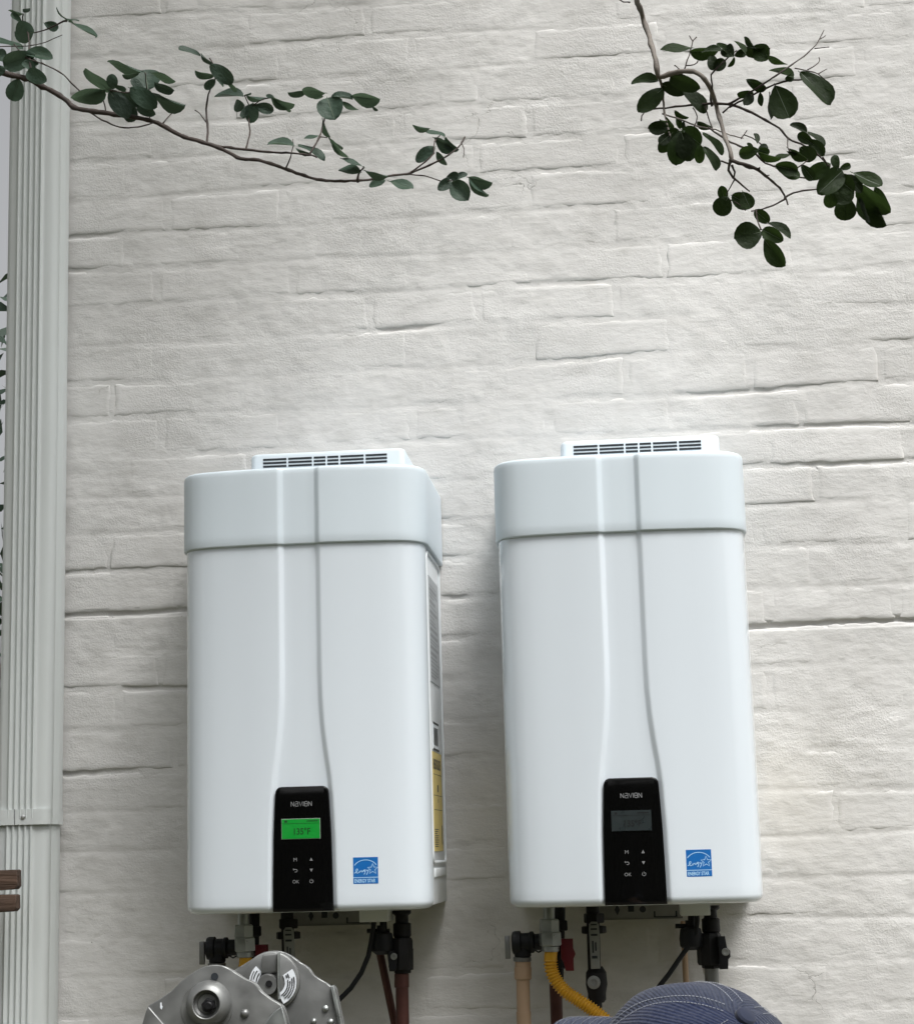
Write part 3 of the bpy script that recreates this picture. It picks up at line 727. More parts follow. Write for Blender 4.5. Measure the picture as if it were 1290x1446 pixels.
# ------------------------------------------------------------------ pipework (a set under each heater)
PYD = -.14
def pp(x, y, c=PYD): return P(x, y, c)
def hexfit(mb, p, axis, r_, h, seg=6):
    p = Vector(p); ax = Vector(axis).normalized()
    mb.lathe(p, ax, [(r_ * .9, 0), (r_, h * .08), (r_, h * .92), (r_ * .9, h)], seg)
def gas_set(dx, right):
    """dx: shift in pixels of the set from the right-hand heater; all on y ~ -.14"""
    q = lambda x, y, c=PYD: P(x + dx, y + (8 if dx else 0), c)
    nm = 'right' if right else 'left'
    # yellow corrugated hose with nickel nuts
    t = thing('gas_hose', ('yellow corrugated gas hose curving down from hex nuts under the %s water heater' % nm), 'gas hose', q(775, 1300, -.17))
    L0 = t.location.copy(); loc = lambda v: Vector(v) - L0
    mb = MB(); s_ = 1 / 757.0
    a = q(775, 1298, -.17); b_ = q(775, 1317, -.17); hexfit(mb, loc(a), (b_ - a), 14 * s_, (b_ - a).length)
    mb.build('hex_nut', M['hexmetal'], t, ang=20)
    mb = MB(); a = q(776, 1316, -.17); b_ = q(777, 1336, -.17); hexfit(mb, loc(a), (b_ - a), 15.5 * s_, (b_ - a).length); mb.build('hex_nut', M['hexmetal'], t, ang=20)
    mb = MB(); a = q(777, 1336, -.17); b_ = q(777, 1344, -.17); mb.cyl(loc(a), loc(b_), 12 * s_, 24, .001); mb.build('collar', M['hexmetal'], t); mb = MB(); a = q(775, 1280, -.17); b_ = q(775, 1298, -.17); mb.cyl(loc(a), loc(b_), 8 * s_); mb.build('nipple', M['hexmetal'], t)
    ctrl = [(778, 1343), (777, 1356), (779, 1372), (787, 1388), (800, 1402), (818, 1414), (838, 1428), (858, 1444), (880, 1466), (900, 1500)] if right else \
           [(778, 1343), (777, 1356), (775, 1375), (770, 1395), (763, 1420), (760, 1450), (762, 1500)]
    pts = [q(x, y, -.17 - .0 * i) for i, (x, y) in enumerate(ctrl)]
    # dense spline
    dense = []
    for i in range(len(pts) - 1):
        p0 = pts[max(i - 1, 0)]; p1 = pts[i]; p2 = pts[i + 1]; p3 = pts[min(i + 2, len(pts) - 1)]
        for k in range(24):
            u = k / 24; dense.append(.5 * ((2 * p1) + (p2 - p0) * u + (2 * p0 - 5 * p1 + 4 * p2 - p3) * u * u + (3 * p1 - p0 - 3 * p2 + p3) * u ** 3))
    s = 0; rr = []; P_ = []
    for i, p in enumerate(dense):
        if i: s += (p - dense[i - 1]).length
        P_.append(p)
    # resample evenly
    ds = .0009; out = [dense[0]]; acc = 0
    for i in range(1, len(dense)):
        seg = dense[i] - dense[i - 1]; l = seg.length; pos = 0
        while acc + (l - pos) >= ds:
            pos += ds - acc; out.append(dense[i - 1] + seg * (pos / l)); acc = 0
        acc += l - pos
    rr = [(8.8 if i * ds < .016 else 8.6 + 1.3 * math.sin(i * ds / .0054 * 2 * math.pi)) * s_ for i in range(len(out))]
    mb = MB(); mb.tube([loc(p) for p in out], rr, 20); mb.build('corrugated_tube', M['yellow'], t, ang=80)
    # elbow valve and tan pipe
    t = thing('elbow_pipe', 'tan plastic pipe on a black elbow valve under the %s water heater' % nm, 'pipe', q(738, 1330))
    L1 = t.location.copy(); loc = lambda v: Vector(v) - L1
    mb = MB(); a, b_ = q(724, 1332), q(766, 1330)
    mb.lathe(loc(a), b_ - a, [(11 * s_, -.002), (15 * s_, 0), (16 * s_, .004), (16 * s_, .014), (13 * s_, .016), (13 * s_, .03), (14.5 * s_, .032), (14.5 * s_, .037), (11 * s_, .040), (11 * s_, (b_ - a).length)], 24)
    a, b_ = q(737, 1330), q(738, 1352); mb.cyl(loc(a), loc(b_), 11.5 * s_, 24, .002); mb.build('valve_elbow', M['blackplastic'], t)
    mb = MB(); mb.tube([loc(p) for p in (q(752, 1340, -.16), q(760, 1345, -.165), q(770, 1340, -.165))], 1.2 * s_, 6); mb.build('clip_wire', M['blackiron'], t)
    mb = MB(); a, b_ = q(716.5, 1323, -.15), q(716.5, 1353, -.15); mb.box(loc((a + b_) / 2), (7 * s_, .010, 31 * s_), None, .0012); mb.build('lever_plate', M['steel'], t)
    mb = MB(); mb.cyl(loc(q(737, 1352)), loc(q(737, 1358)), 12.5 * s_, 24, .001); mb.build('clamp_ring', M['steel'], t)
    mb = MB(); mb.cyl(loc(q(738, 1358)), loc(q(738, 1384)), 11 * s_, 24, .001); mb.cyl(loc(q(738, 1366)), loc(q(738, 1383)), 11.8 * s_, 24, .001); mb.build('coupling', M['cpvc'], t)
    mb = MB(); mb.cyl(loc(q(738, 1383)), loc(q(739, 1429)), 9.2 * s_); lo = q(739, 1429); mb.cyl(loc(lo), loc((lo.x, lo.y, GZ)), 10 * s_); mb.build('pipe', M['cpvc'], t)
    # red handled valve on a maroon pipe
    t = thing('red_handled_valve', 'ball valve with a dark red handle on a maroon pipe behind the %s gas hose' % nm, 'valve', q(785, 1345, -.10))
    L2 = t.location.copy(); loc = lambda v: Vector(v) - L2
    mb = MB(); mb.cyl(loc(q(790, 1278, -.10)), loc(q(787, 1390, -.10)), 8 * s_, 20); hexfit(mb, loc(q(788, 1300, -.10)), (0, 0, -1), 13 * s_, 14 * s_); hexfit(mb, loc(q(788, 1345, -.10)), (0, 0, -1), 12 * s_, 22 * s_); mb.build('valve_body', M['blackiron'], t, ang=20)
    mb = MB(); c = q(801, 1348, -.125); o2 = [(-9, 21), (8, 21), (8, 8), (11, 0), (8, -6), (8, -22), (-3, -22), (-6, -10), (-9, -5)]
    mb.prism([(c.x - L2.x + a * s_, c.z - L2.z + b_ * s_) for a, b_ in o2], c.y - L2.y - .007, c.y - L2.y + .007, .002); mb.build('handle', M['redplastic'], t)
    mb = MB(); lo = q(784, 1390, -.10); mb.cyl(loc(lo), loc((lo.x, lo.y, GZ)), 8.6 * s_); mb.build('pipe', M['copper'], t)
    # long lever ball valve
    t = thing('lever_valve', 'black valve with a long grey lever hanging beneath the %s control panel' % nm, 'valve', q(838, 1330, -.13))
    L3 = t.location.copy(); loc = lambda v: Vector(v) - L3
    mb = MB(); mb.cyl(loc(q(836, 1276, -.12)), loc(q(840, 1400, -.12)), 9 * s_, 20); hexfit(mb, loc(q(838, 1290, -.12)), (0, 0, -1), 14.5 * s_, 13 * s_); hexfit(mb, loc(q(838, 1308, -.12)), (0, 0, -1), 17 * s_, 10 * s_, 8)
    mb.lathe(loc(q(841, 1365, -.12)), (0, 0, -1), [(9 * s_, 0), (14 * s_, 8 * s_), (15 * s_, 24 * s_), (12.5 * s_, 36 * s_), (12.5 * s_, 44 * s_), (9.5 * s_, 48 * s_)], 20); mb.build('valve_body', M['blackiron'], t, ang=25)
    lo = q(841, 1405, -.12); mb = MB(); mb.cyl(loc(lo), loc((lo.x, lo.y, GZ)), 8 * s_); mb.build('pipe', M['blackiron'], t)
    def zz(x, y): v = q(x, y, -.15); return (v.x - L3.x, v.z - L3.z)
    mb = MB(); ol = [zz(831, 1312), zz(831, 1306), zz(834, 1302), zz(842, 1302), zz(845, 1306), zz(845.5, 1312), zz(847, 1368), zz(834, 1369)]
    mb.prism(ol, -.15 - L3.y, -.15 - L3.y + .004, .0008); mb.build('lever', M['grey'], t)
    mb = MB(); yb = -.1503 - L3.y
    for (xa, xb, ya, yb_) in ((833.5, 842, 1305, 1307), (833.5, 842.5, 1311, 1313.5), (834, 843, 1319, 1322), (836, 837.6, 1329, 1346), (840, 841.6, 1331, 1343), (835.5, 843, 1350, 1354)):
        a = zz(xa, yb_); b_ = zz(xb, ya); mb.bx(a[0], b_[0], yb - .0006, yb + .001, a[1], b_[1])
    mb.build('lever_slot', M['dark'], t, smooth=False)
    v = q(838, 1388, -.145); mb = MB(); mb.lathe(Vector((v.x, -.138, v.z)) - L3, (0, -1, 0), [(9 * s_, 0), (9 * s_, .003), (6 * s_, .0042), (4 * s_, .0042), (3.4 * s_, .002), (1, .002)][:5], 16); mb.build('pivot_nut', M['grey'], t)
    # mixing valve, right
    lab = 'black valve with a small round-capped handle under the right water heater' if right else 'black shut-off valve joining a maroon copper pipe under the left water heater'
    qx = (lambda x, y, c=PYD: P(x, y, c)) if right else (lambda x, y, c=PYD: P(x - 435, y + (7), c))
    t = thing('shutoff_valve', lab, 'valve', qx(985, 1330))
    L4 = t.location.copy(); loc = lambda v: Vector(v) - L4
    mb = MB()
    mb.lathe(loc(qx(1002, 1279)), (0, 0, -1), [(13 * s_, 0), (13 * s_, 4 * s_), (9 * s_, 7 * s_), (9 * s_, 16 * s_), (12.5 * s_, 18 * s_), (12.5 * s_, 34 * s_), (11 * s_, 36 * s_), (11 * s_, 50 * s_), (15 * s_, 52 * s_), (14.5 * s_, 80 * s_)], 20)
    hexfit(mb, loc(qx(1000, 1318, -.145)), (0, 0, -1), 17 * s_, 42 * s_, 8)
    mb.build('valve_body', M['blackiron'], t, ang=30)
    mb = MB(); mb.lathe(loc(qx(974, 1300, -.16)), (0, 0, -1), [(7 * s_, 0), (7 * s_, 8 * s_), (14 * s_, 11 * s_), (16 * s_, 24 * s_), (15 * s_, 34 * s_), (9 * s_, 39 * s_)], 18)
    mb.cyl(loc(qx(953, 1308, -.16)), loc(qx(985, 1308, -.16)), 3.2 * s_, 10); mb.cyl(loc(qx(976, 1290, -.16)), loc(qx(976, 1305, -.16)), 5 * s_, 12)
    mb.build('relief_valve', M['blackplastic'], t)
    mb = MB(); hexfit(mb, loc(qx(1003, 1357)), (0, 0, -1), 12.5 * s_, 10 * s_, 6); mb.build('union_nut', M['blackiron'], t, ang=20)
    if right:
        mb = MB(); c = qx(1021, 1345, -.17); mb.prism([(c.x - L4.x + a * s_, c.z - L4.z + b_ * s_) for a, b_ in ((-7, 21), (3, 21), (5, 6), (9, 2), (9, -6), (6, -9), (5, -22), (-6, -22))], c.y - L4.y - .008, c.y - L4.y + .008, .002); mb.build('handle', M['blackplastic'], t)
        c = qx(1024, 1344.5, -.179); mb = MB(); mb.lathe(loc(c), (0, -1, 0), [(5.2 * s_, 0), (5.2 * s_, .002), (3.6 * s_, .0026), (1.8 * s_, .0016)], 16); mb.build('cap_screw', M['grey'], t)
        mb = MB(); mb.bx(*(lambda a, b_: (a.x - L4.x, b_.x - L4.x, -.150 - L4.y, -.148 - L4.y, b_.z - L4.z, a.z - L4.z))(qx(1011, 1296), qx(1013, 1333))); mb.build('bracket_strip', M['steel'], t)
        lo = qx(1004, 1366); mb = MB(); mb.tube([loc(lo), loc(lo) + Vector((0, 0, -.012)), loc(lo) + Vector((0, 0, -.02)), Vector((lo.x, lo.y, GZ)) - L4], 9.6 * s_, 14); mb.build('pipe', M['steel'], t)
    else:
        c = qx(989, 1350, -.165); mb = MB(); mb.prism([(c.x - L4.x + a * s_, c.z - L4.z + b_ * s_) for a, b_ in ((-7, 12), (2, 14), (7, 8), (6, -10), (3, -14), (-4, -14))], c.y - L4.y - .006, c.y - L4.y + .006, .002); mb.build('handle', M['blackplastic'], t)
        c = qx(991, 1344, -.172); mb = MB(); mb.lathe(loc(c), (0, -1, 0), [(4.6 * s_, 0), (4.6 * s_, .002), (2.6 * s_, .0026), (2.2 * s_, .0010)], 16); mb.build('cap_screw', M['grey'], t)
        lo = qx(1002, 1366); mb = MB(); mb.cyl(loc(lo), Vector((lo.x, lo.y, GZ)) - L4, 9 * s_); mb.cyl(loc(qx(1002, 1368)), loc(qx(1002, 1388)), 10.2 * s_, 20, .001); mb.build('pipe', M['copper'], t)
        t2 = thing('drain_pipe', 'thin slanting maroon pipe beside the black shut-off valve under the left water heater', 'pipe', P(535, 1340, -.12))
        mb = MB(); a = P(535, 1340, -.12); b_ = P(560, 1460, -.10); mb.cyl((0, 0, 0), b_ - a, 5.5 * s_); mb.cyl(b_ - a, (b_.x - a.x, b_.y - a.y, GZ - a.z), 5.5 * s_); mb.build('pipe', M['copper'], t2)
    # electric cable
    t = thing('power_cable', 'black power cable drooping left from the fittings under the %s water heater' % nm, 'cable', P(984 if right else 521, 1315 if right else 1348, -.17))
    L5 = t.location.copy()
    cpx = [(983, 1285), (984, 1300), (982, 1318), (975, 1332), (962, 1350), (945, 1375), (925, 1400), (900, 1430), (880, 1480)] if right else [(528, 1288), (527, 1310), (523, 1335), (520, 1350), (510, 1374), (495, 1396), (478, 1413), (455, 1430), (430, 1460), (415, 1500)]
    mb = MB(); mb.tube([P(x, y, -.175) - L5 for x, y in cpx], 3.4 * s_, 10); mb.build('cable', M['blackplastic'], t)
gas_set(-431, False); gas_set(0, True)
t = thing('conduit', 'thin pale vertical pipe on the wall behind the right power cable', 'pipe', P(966, 1340, -.02))
mb = MB(); mb.cyl((0, 0, .05), (0, 0, GZ - t.location.z), .0055); mb.build('pipe', M['cpvc'], t)

# ------------------------------------------------------------------ wooden fence at the left edge
t = thing('wooden_fence', 'dark weathered wooden fence rail ending over the downspout at the left edge', 'fence', (-.9, -.2, GZ))
for ya, yb, dx in ((1228, 1259, 0), (1263, 1290, -.002)):
    a = P(29, ya, -.19); b_ = P(29, yb, -.19)
    z0, z1 = b_.z - GZ, a.z - GZ; x1 = a.x + .9 + dx
    mb = MB(); n = 14; r2 = random.Random(ya)
    top = [(x1 - 1.6 * i / n, z1 + r2.uniform(-.0015, .0015)) for i in range(n + 1)]
    bot = [(x1 - .004 - 1.6 * i / n - (0 if i else 0), z0 + (r2.uniform(-.002, .002) if i else .004)) for i in range(n + 1)][::-1]
    mb.prism([(x1 + .001, z0 + .010)] + top[:0] + [(x1, z1 - .002), (x1 - .003, z1)] + top[1:] + bot, -.012, .014, .0015)
    mb.build('fence_board', M['wood'], t, ang=40)
mb = MB(); mb.bx(.33, .41, .016, .075, 0, 1.62, .003); mb.build('fence_post', M['wood'], t)

# ------------------------------------------------------------------ branches
def leaf_template(curl, fold, m, seed):
    r2 = random.Random(seed); nl, nw = 9, 4; vs_ = []; fs = []; ws_ = []
    for i in range(nl + 1):
        u = .5 - .5 * math.cos(math.pi * i / nl); t_ = u ** (1.45, 1.2, 1.0, 1.6, .85, 1.3, 1.1)[seed % 7]; w_ = .5 * (max(0, 1 - (2 * t_ - 1) ** 2)) ** .5
        ws_.append(w_); x = u
        z0 = -curl * u * u
        for j in range(nw + 1):
            v = j / nw * 2 - 1; wob = .045 * math.sin(6 * u + 2.2 * v + seed)
            vs_.append((x, v * w_, z0 + fold * abs(v) * w_ - .25 * abs(curl) * v * v * w_ + wob * abs(v)))
    for i in range(nl):
        for j in range(nw): a = i * (nw + 1) + j; fs.append((a, a + nw + 1, a + nw + 2, a + 1))
    me = bpy.data.meshes.new('leaf'); n0 = len(fs)
    # midrib ribbon, on both faces
    for sgn in (1, -1):
        b0 = len(vs_)
        for i in range(nl + 1):
            u = i / nl; z0 = -curl * u * u + (.006 if sgn > 0 else -.006); hw = .016 * (1 - .7 * u)
            vs_.append((u * .93 - .06 * (1 - u), hw, z0)); vs_.append((u * .93 - .06 * (1 - u), -hw, z0))
        for i in range(nl): a = b0 + 2 * i; fs.append((a, a + 2, a + 3, a + 1))
    me.from_pydata(vs_, [], fs); me.materials.append(m); me.materials.append(M['rib'])
    for p in me.polygons: p.material_index = 0 if p.index < n0 else 1
    me.shade_smooth(); return me
LT = {k: [leaf_template(c, f, M[k], i) for i, (c, f) in enumerate(((.12, .30), (.22, .12), (.02, .34), (-.10, .2), (.28, .22), (.05, .45), (.18, .05)))] for k in ('leafA', 'leafB')}
def branch(label, stems, leaves, depth, kind, barks, group):
    x, y = stems[0][0][0]
    t = thing('tree_branch', label, 'branch', P(x, y, depth), None); L0 = t.location.copy()
    r2 = random.Random(11)
    def dep(x, y): return depth + .045 * math.sin(x * .021 + 1) + .035 * math.sin(y * .05)
    for si, (ln, ra, rb, mk) in enumerate(stems):
        pts = []
        for i in range(len(ln) - 1):
            p0 = ln[max(i - 1, 0)]; p1 = ln[i]; p2 = ln[i + 1]; p3 = ln[min(i + 2, len(ln) - 1)]
            k_ = max(2, int(math.dist(p1, p2) / 6))
            for k in range(k_):
                u = k / k_
                f = lambda a, b_, c, d: .5 * (2 * b_ + (c - a) * u + (2 * a - 5 * b_ + 4 * c - d) * u * u + (3 * b_ - a - 3 * c + d) * u ** 3)
                pts.append((f(p0[0], p1[0], p2[0], p3[0]), f(p0[1], p1[1], p2[1], p3[1])))
        pts.append(ln[-1]); n = len(pts); P3 = []; rr = []
        sc = 1 / 1080.0
        for i, (a, b_) in enumerate(pts):
            jx, jy = (r2.uniform(-.5, .5), r2.uniform(-.5, .5)) if 0 < i < n - 1 else (0, 0)
            P3.append(P(a + jx, b_ + jy, dep(a, b_)) - L0)
            r_ = ra + (rb - ra) * i / (n - 1); rr.append(r_ * sc * (r2.uniform(.9, 1.12) if i % 4 else r2.uniform(1.1, 1.35)))
        mb = MB(); mb.tube(P3, rr, 7); mb.build('stem' if si == 0 else 'twig', M[mk], t, ang=80)
    for (bx_, by, tx, ty, w_) in leaves:
        b_ = P(bx_, by, dep(bx_, by) + r2.uniform(-.006, .006)); e = P(tx, ty, dep(bx_, by) + r2.uniform(-.012, .012))
        ax = (e - b_); view = (CP - b_).normalized(); L_ = ax.length; a = ax.normalized(); v = (view - a * view.dot(a)).normalized(); sd_ = a.cross(v)
        wpx = w_ * L_ / max(1, math.dist((bx_, by), (tx, ty)))
        true = max(wpx, .56 * L_) if wpx < .95 * L_ else wpx
        phi = math.acos(min(1, wpx / true)) * r2.choice((1, 1, -1)) * .97
        n_ = v * math.cos(phi) + sd_ * math.sin(phi); s3 = n_.cross(a)
        L_ *= 1.04; true *= 1.02; rot = Matrix((a * L_, s3 * true, n_ * L_)).transposed().to_4x4()
        o = bpy.data.objects.new('leaf', r2.choice(LT[kind])); COL.objects.link(o); o.parent = t
        o.matrix_basis = Matrix.Translation(b_ - L0) @ rot
    return t
ST_L = [
 ([(-420, 20), (-200, 60), (-40, 92), (5, 103), (40, 112), (60, 122), (90, 138), (104, 151), (125, 156), (160, 161), (190, 165), (215, 171), (235, 180), (255, 191), (290, 202), (315, 211), (340, 224), (365, 226), (400, 237), (430, 248), (460, 255), (500, 255), (530, 252), (555, 247), (575, 245), (600, 236), (625, 223), (645, 210), (656, 193)], 6.5, 1.2, 'bark'),
 ([(298, 204), (315, 207), (345, 211), (380, 214), (410, 216), (440, 219), (447, 222)], 2.2, 1.2, 'bark'),
 ([(125, 157), (150, 172), (175, 180), (200, 178), (216, 173)], 1.3, 1.1, 'bark'), ([(58, 88), (75, 97), (90, 105), (100, 116), (114, 130)], 1.1, 1.2, 'bark'),
 ([(-10, 65), (30, 65), (50, 63), (70, 57), (88, 49)], .9, .6, 'bark'), ([(230, 174), (240, 162), (246, 157)], 1.1, .8, 'bark'),
 ([(292, 202), (293, 180), (291, 160), (293, 140), (298, 122), (304, 112), (301, 92), (296, 82)], 1.8, 1.0, 'bark'), ([(291, 172), (282, 160), (275, 155)], .9, .8, 'bark'),
 ([(347, 211), (351, 197), (353, 185), (351, 168), (352, 150), (345, 134)], 1.5, .9, 'bark'), ([(354, 152), (366, 142), (384, 137)], 1, .8, 'bark'),
 ([(437, 218), (450, 195), (456, 175), (459, 160), (463, 140)], 1.6, 1, 'bark'), ([(404, 236), (410, 222), (414, 205), (413, 196)], 1.1, .6, 'bark'), ([(451, 193), (462, 194)], 1, .7, 'bark'),
 ([(505, 256), (506, 245), (514, 236)], 2, 1, 'bark'), ([(568, 246), (600, 248), (622, 255), (640, 254)], 1.1, .8, 'bark'), ([(580, 243), (600, 228), (612, 216), (613, 200), (622, 190)], 1.4, .8, 'bark'),
 ([(651, 200), (655, 210), (654, 222)], .8, .5, 'bark'), ([(212, 171), (211, 150), (211, 126)], 1.2, .8, 'bark'), ([(150, 160), (146, 142), (141, 130)], 1.1, .9, 'bark'),
 ([(94, 29), (84, 32), (70, 40), (48, 46)], 1.6, 1, 'bark'), ([(33, 19), (32, 32), (40, 48), (42, 78), (45, 113)], 1, 1.6, 'bark'), ([(20, 62), (36, 80), (60, 90)], 1, .9, 'bark'),
 ([(205, 103), (208, 128), (213, 160)], .8, 1.0, 'bark'), ([(155, 127), (170, 130), (190, 130), (210, 128)], .9, .9, 'bark')]
LV_L = [(148, 127, 103, 147, 22), (157, 127, 115, 105, 16), (160, 126, 157, 106, 16), (154, 128, 180, 161, 24), (160, 120, 178, 125, 8), (202, 101, 158, 83, 8), (196, 103, 174, 108, 8),
 (209, 127, 205, 99, 34), (202, 127, 186, 111, 12), (214, 103, 243, 118, 8), (219, 118, 237, 132, 6), (183, 124, 217, 147, 24), (211, 129, 255, 152, 10), (168, 132, 193, 148, 17), (188, 147, 182, 171, 20),
 (194, 147, 218, 161, 15), (225, 138, 240, 150, 6), (283, 78, 253, 70, 8), (301, 90, 283, 78, 5), (296, 91, 327, 115, 22), (302, 107, 275, 103, 10), (304, 112, 289, 125, 12), (320, 112, 335, 127, 7), (306, 113, 315, 122, 3),
 (344, 135, 304, 136, 8), (345, 134, 354, 131, 3), (348, 135, 376, 138, 4), (345, 150, 327, 148, 12), (359, 149, 385, 155, 16), (357, 145, 355, 170, 18), (351, 148, 343, 167, 10), (383, 138, 414, 148, 11), (387, 141, 411, 154, 4), (387, 137, 376, 134, 6),
 (432, 128, 407, 131, 9), (460, 131, 429, 126, 13), (462, 138, 472, 167, 30), (456, 136, 440, 137, 7), (468, 136, 497, 139, 7), (495, 135, 533, 142, 16), (483, 143, 503, 159, 7), (525, 150, 533, 156, 4), (455, 166, 463, 193, 4), (451, 191, 430, 192, 4),
 (464, 194, 485, 207, 4), (465, 196, 484, 224, 5), (415, 205, 379, 203, 8), (421, 204, 459, 216, 8), (418, 209, 436, 216, 5), (514, 236, 484, 218, 5), (509, 243, 479, 233, 12), (514, 240, 546, 251, 8), (544, 254, 521, 260, 11), (548, 255, 581, 269, 12),
 (606, 181, 583, 177, 6), (628, 193, 606, 181, 5), (614, 207, 587, 225, 17), (612, 194, 638, 212, 12), (628, 195, 646, 211, 9), (616, 214, 627, 234, 9), (636, 255, 619, 267, 13), (638, 257, 660, 281, 24), (630, 250, 647, 247, 12), (643, 254, 659, 245, 8), (660, 250, 691, 260, 11), (662, 251, 688, 275, 4),
 (35, 75, 73, 81, 16), (50, 76, 6, 92, 28), (38, 101, 62, 113, 20), (27, 111, 17, 141, 25), (36, 80, 53, 90, 9), (-8, 80, 9, 76, 17), (33, 19, 15, 13, 3), (31, 32, 16, 20, 9), (48, 46, 18, 44, 25), (62, 32, 82, 40, 14), (32, 13, 44, 16, 6), (95, 28, 77, 15, 3), (97, 29, 131, 55, 5), (92, 27, 111, 26, 2.5), (-8, 54, 31, 61, 7), (50, 98, 33, 87, 11), (8, 96, -14, 104, 16), (-2, 118, -20, 100, 14)]
branch('leafy grey-green branch reaching in from the upper left, in front of the downspout and wall', ST_L, LV_L, -1.10, 'leafA', None, None)
ST_R = [
 ([(880, -260), (886, -120), (897, -10), (903, 10), (908, 28), (914, 44), (919, 62), (925, 85), (930, 108), (945, 104), (965, 100), (985, 103), (998, 116), (1007, 135), (1013, 158), (1018, 175), (1024, 195), (1031, 215), (1033, 226)], 5.6, 3.0, 'barkgrey'),
 ([(929, 106), (934, 120), (936, 140), (938, 160), (942, 178), (946, 192)], 2.6, 1, 'barkgrey'), ([(936, 137), (920, 142), (912, 148), (913, 155)], 2.2, 1.8, 'barkgrey'),
 ([(905, 170), (911, 156), (940, 152), (975, 148), (1010, 146), (1032, 147)], 1, 2.2, 'bark'),
 ([(1028, 147), (1055, 132), (1080, 117), (1100, 103), (1122, 88), (1140, 75), (1152, 62), (1163, 42)], 1.9, .7, 'bark'), ([(1030, 151), (1050, 140), (1080, 125), (1105, 115), (1132, 112)], 1.6, 1.3, 'bark'),
 ([(1032, 147), (1055, 156), (1080, 169), (1100, 181), (1112, 195), (1130, 203), (1150, 214), (1170, 234)], 2.1, 1.2, 'bark'), ([(1020, 159), (1032, 148)], 1.2, 1.3, 'bark'),
 ([(1005, 150), (1003, 140), (1005, 120), (1004, 105), (1016, 92), (1030, 78), (1040, 71)], 1.7, 1, 'bark'), ([(965, 101), (970, 85), (975, 70), (978, 58), (983, 52)], 1.1, .9, 'bark'), ([(978, 58), (973, 50)], .9, .8, 'bark'),
 ([(968, 92), (980, 91), (985, 86)], .9, .9, 'bark'), ([(963, 100), (957, 96), (952, 92)], .9, .9, 'bark'), ([(1122, 96), (1140, 100), (1155, 104), (1165, 113)], .9, .8, 'bark'), ([(1140, 98), (1155, 89), (1156, 81)], .8, .7, 'bark'), ([(1155, 104), (1167, 97)], .8, .7, 'bark'),
 ([(1150, 68), (1163, 67), (1170, 66)], .8, .7, 'bark'), ([(1157, 55), (1165, 50)], .7, .7, 'bark'), ([(995, 149), (1000, 165), (1006, 183)], 1.1, .9, 'bark'),
 ([(935, 160), (960, 168), (985, 178), (1010, 183), (1030, 190), (1049, 195)], 1.4, .8, 'barkgrey'), ([(1000, 180), (1025, 197), (1045, 206), (1065, 216), (1080, 230), (1100, 237), (1120, 248), (1150, 253)], 1.4, 1.3, 'bark'),
 ([(1030, 226), (1050, 232), (1070, 240), (1085, 252), (1100, 265), (1107, 275), (1112, 289)], 3.0, 1.2, 'bark'), ([(1107, 280), (1120, 272), (1140, 268), (1158, 267)], 1.5, 1.2, 'bark'), ([(1108, 281), (1090, 290), (1075, 295), (1060, 298)], 1.5, 1, 'bark'),
 ([(1033, 225), (1028, 240), (1040, 255), (1058, 270)], 2.4, 1.0, 'bark'), ([(1037, 253), (1030, 265), (1025, 275)], 1.1, .8, 'bark'), ([(1067, 296), (1068, 308), (1074, 324)], 1.2, 1.2, 'bark'), ([(1018, 227), (1031, 232)], 1.2, 1.5, 'bark'),
 ([(1033, 233), (1037, 243), (1036, 249)], 1.8, 1.1, 'bark'), ([(1071, 240), (1072, 236)], 1.4, 1, 'bark'), ([(1048, 232), (1058, 238), (1073, 237)], 1.5, .8, 'bark'), ([(1080, 249), (1086, 247)], 1, .7, 'bark'), ([(1046, 195), (1054, 184)], .9, .8, 'bark'), ([(1050, 190), (1062, 195), (1075, 204)], .9, .9, 'bark'),
 ([(1120, 240), (1132, 232), (1140, 226)], 1.1, .8, 'bark'), ([(1112, 196), (1112, 208), (1116, 214)], .9, .8, 'bark'), ([(980, 178), (984, 165), (978, 152)], 1, .9, 'bark'), ([(1026, 281), (1040, 286), (1052, 297)], 1, .8, 'bark'), ([(1161, 222), (1168, 233)], 1.2, 1.0, 'bark'),
 ([(868, -4), (880, 2), (889, 3)], .8, 1.0, 'bark')]
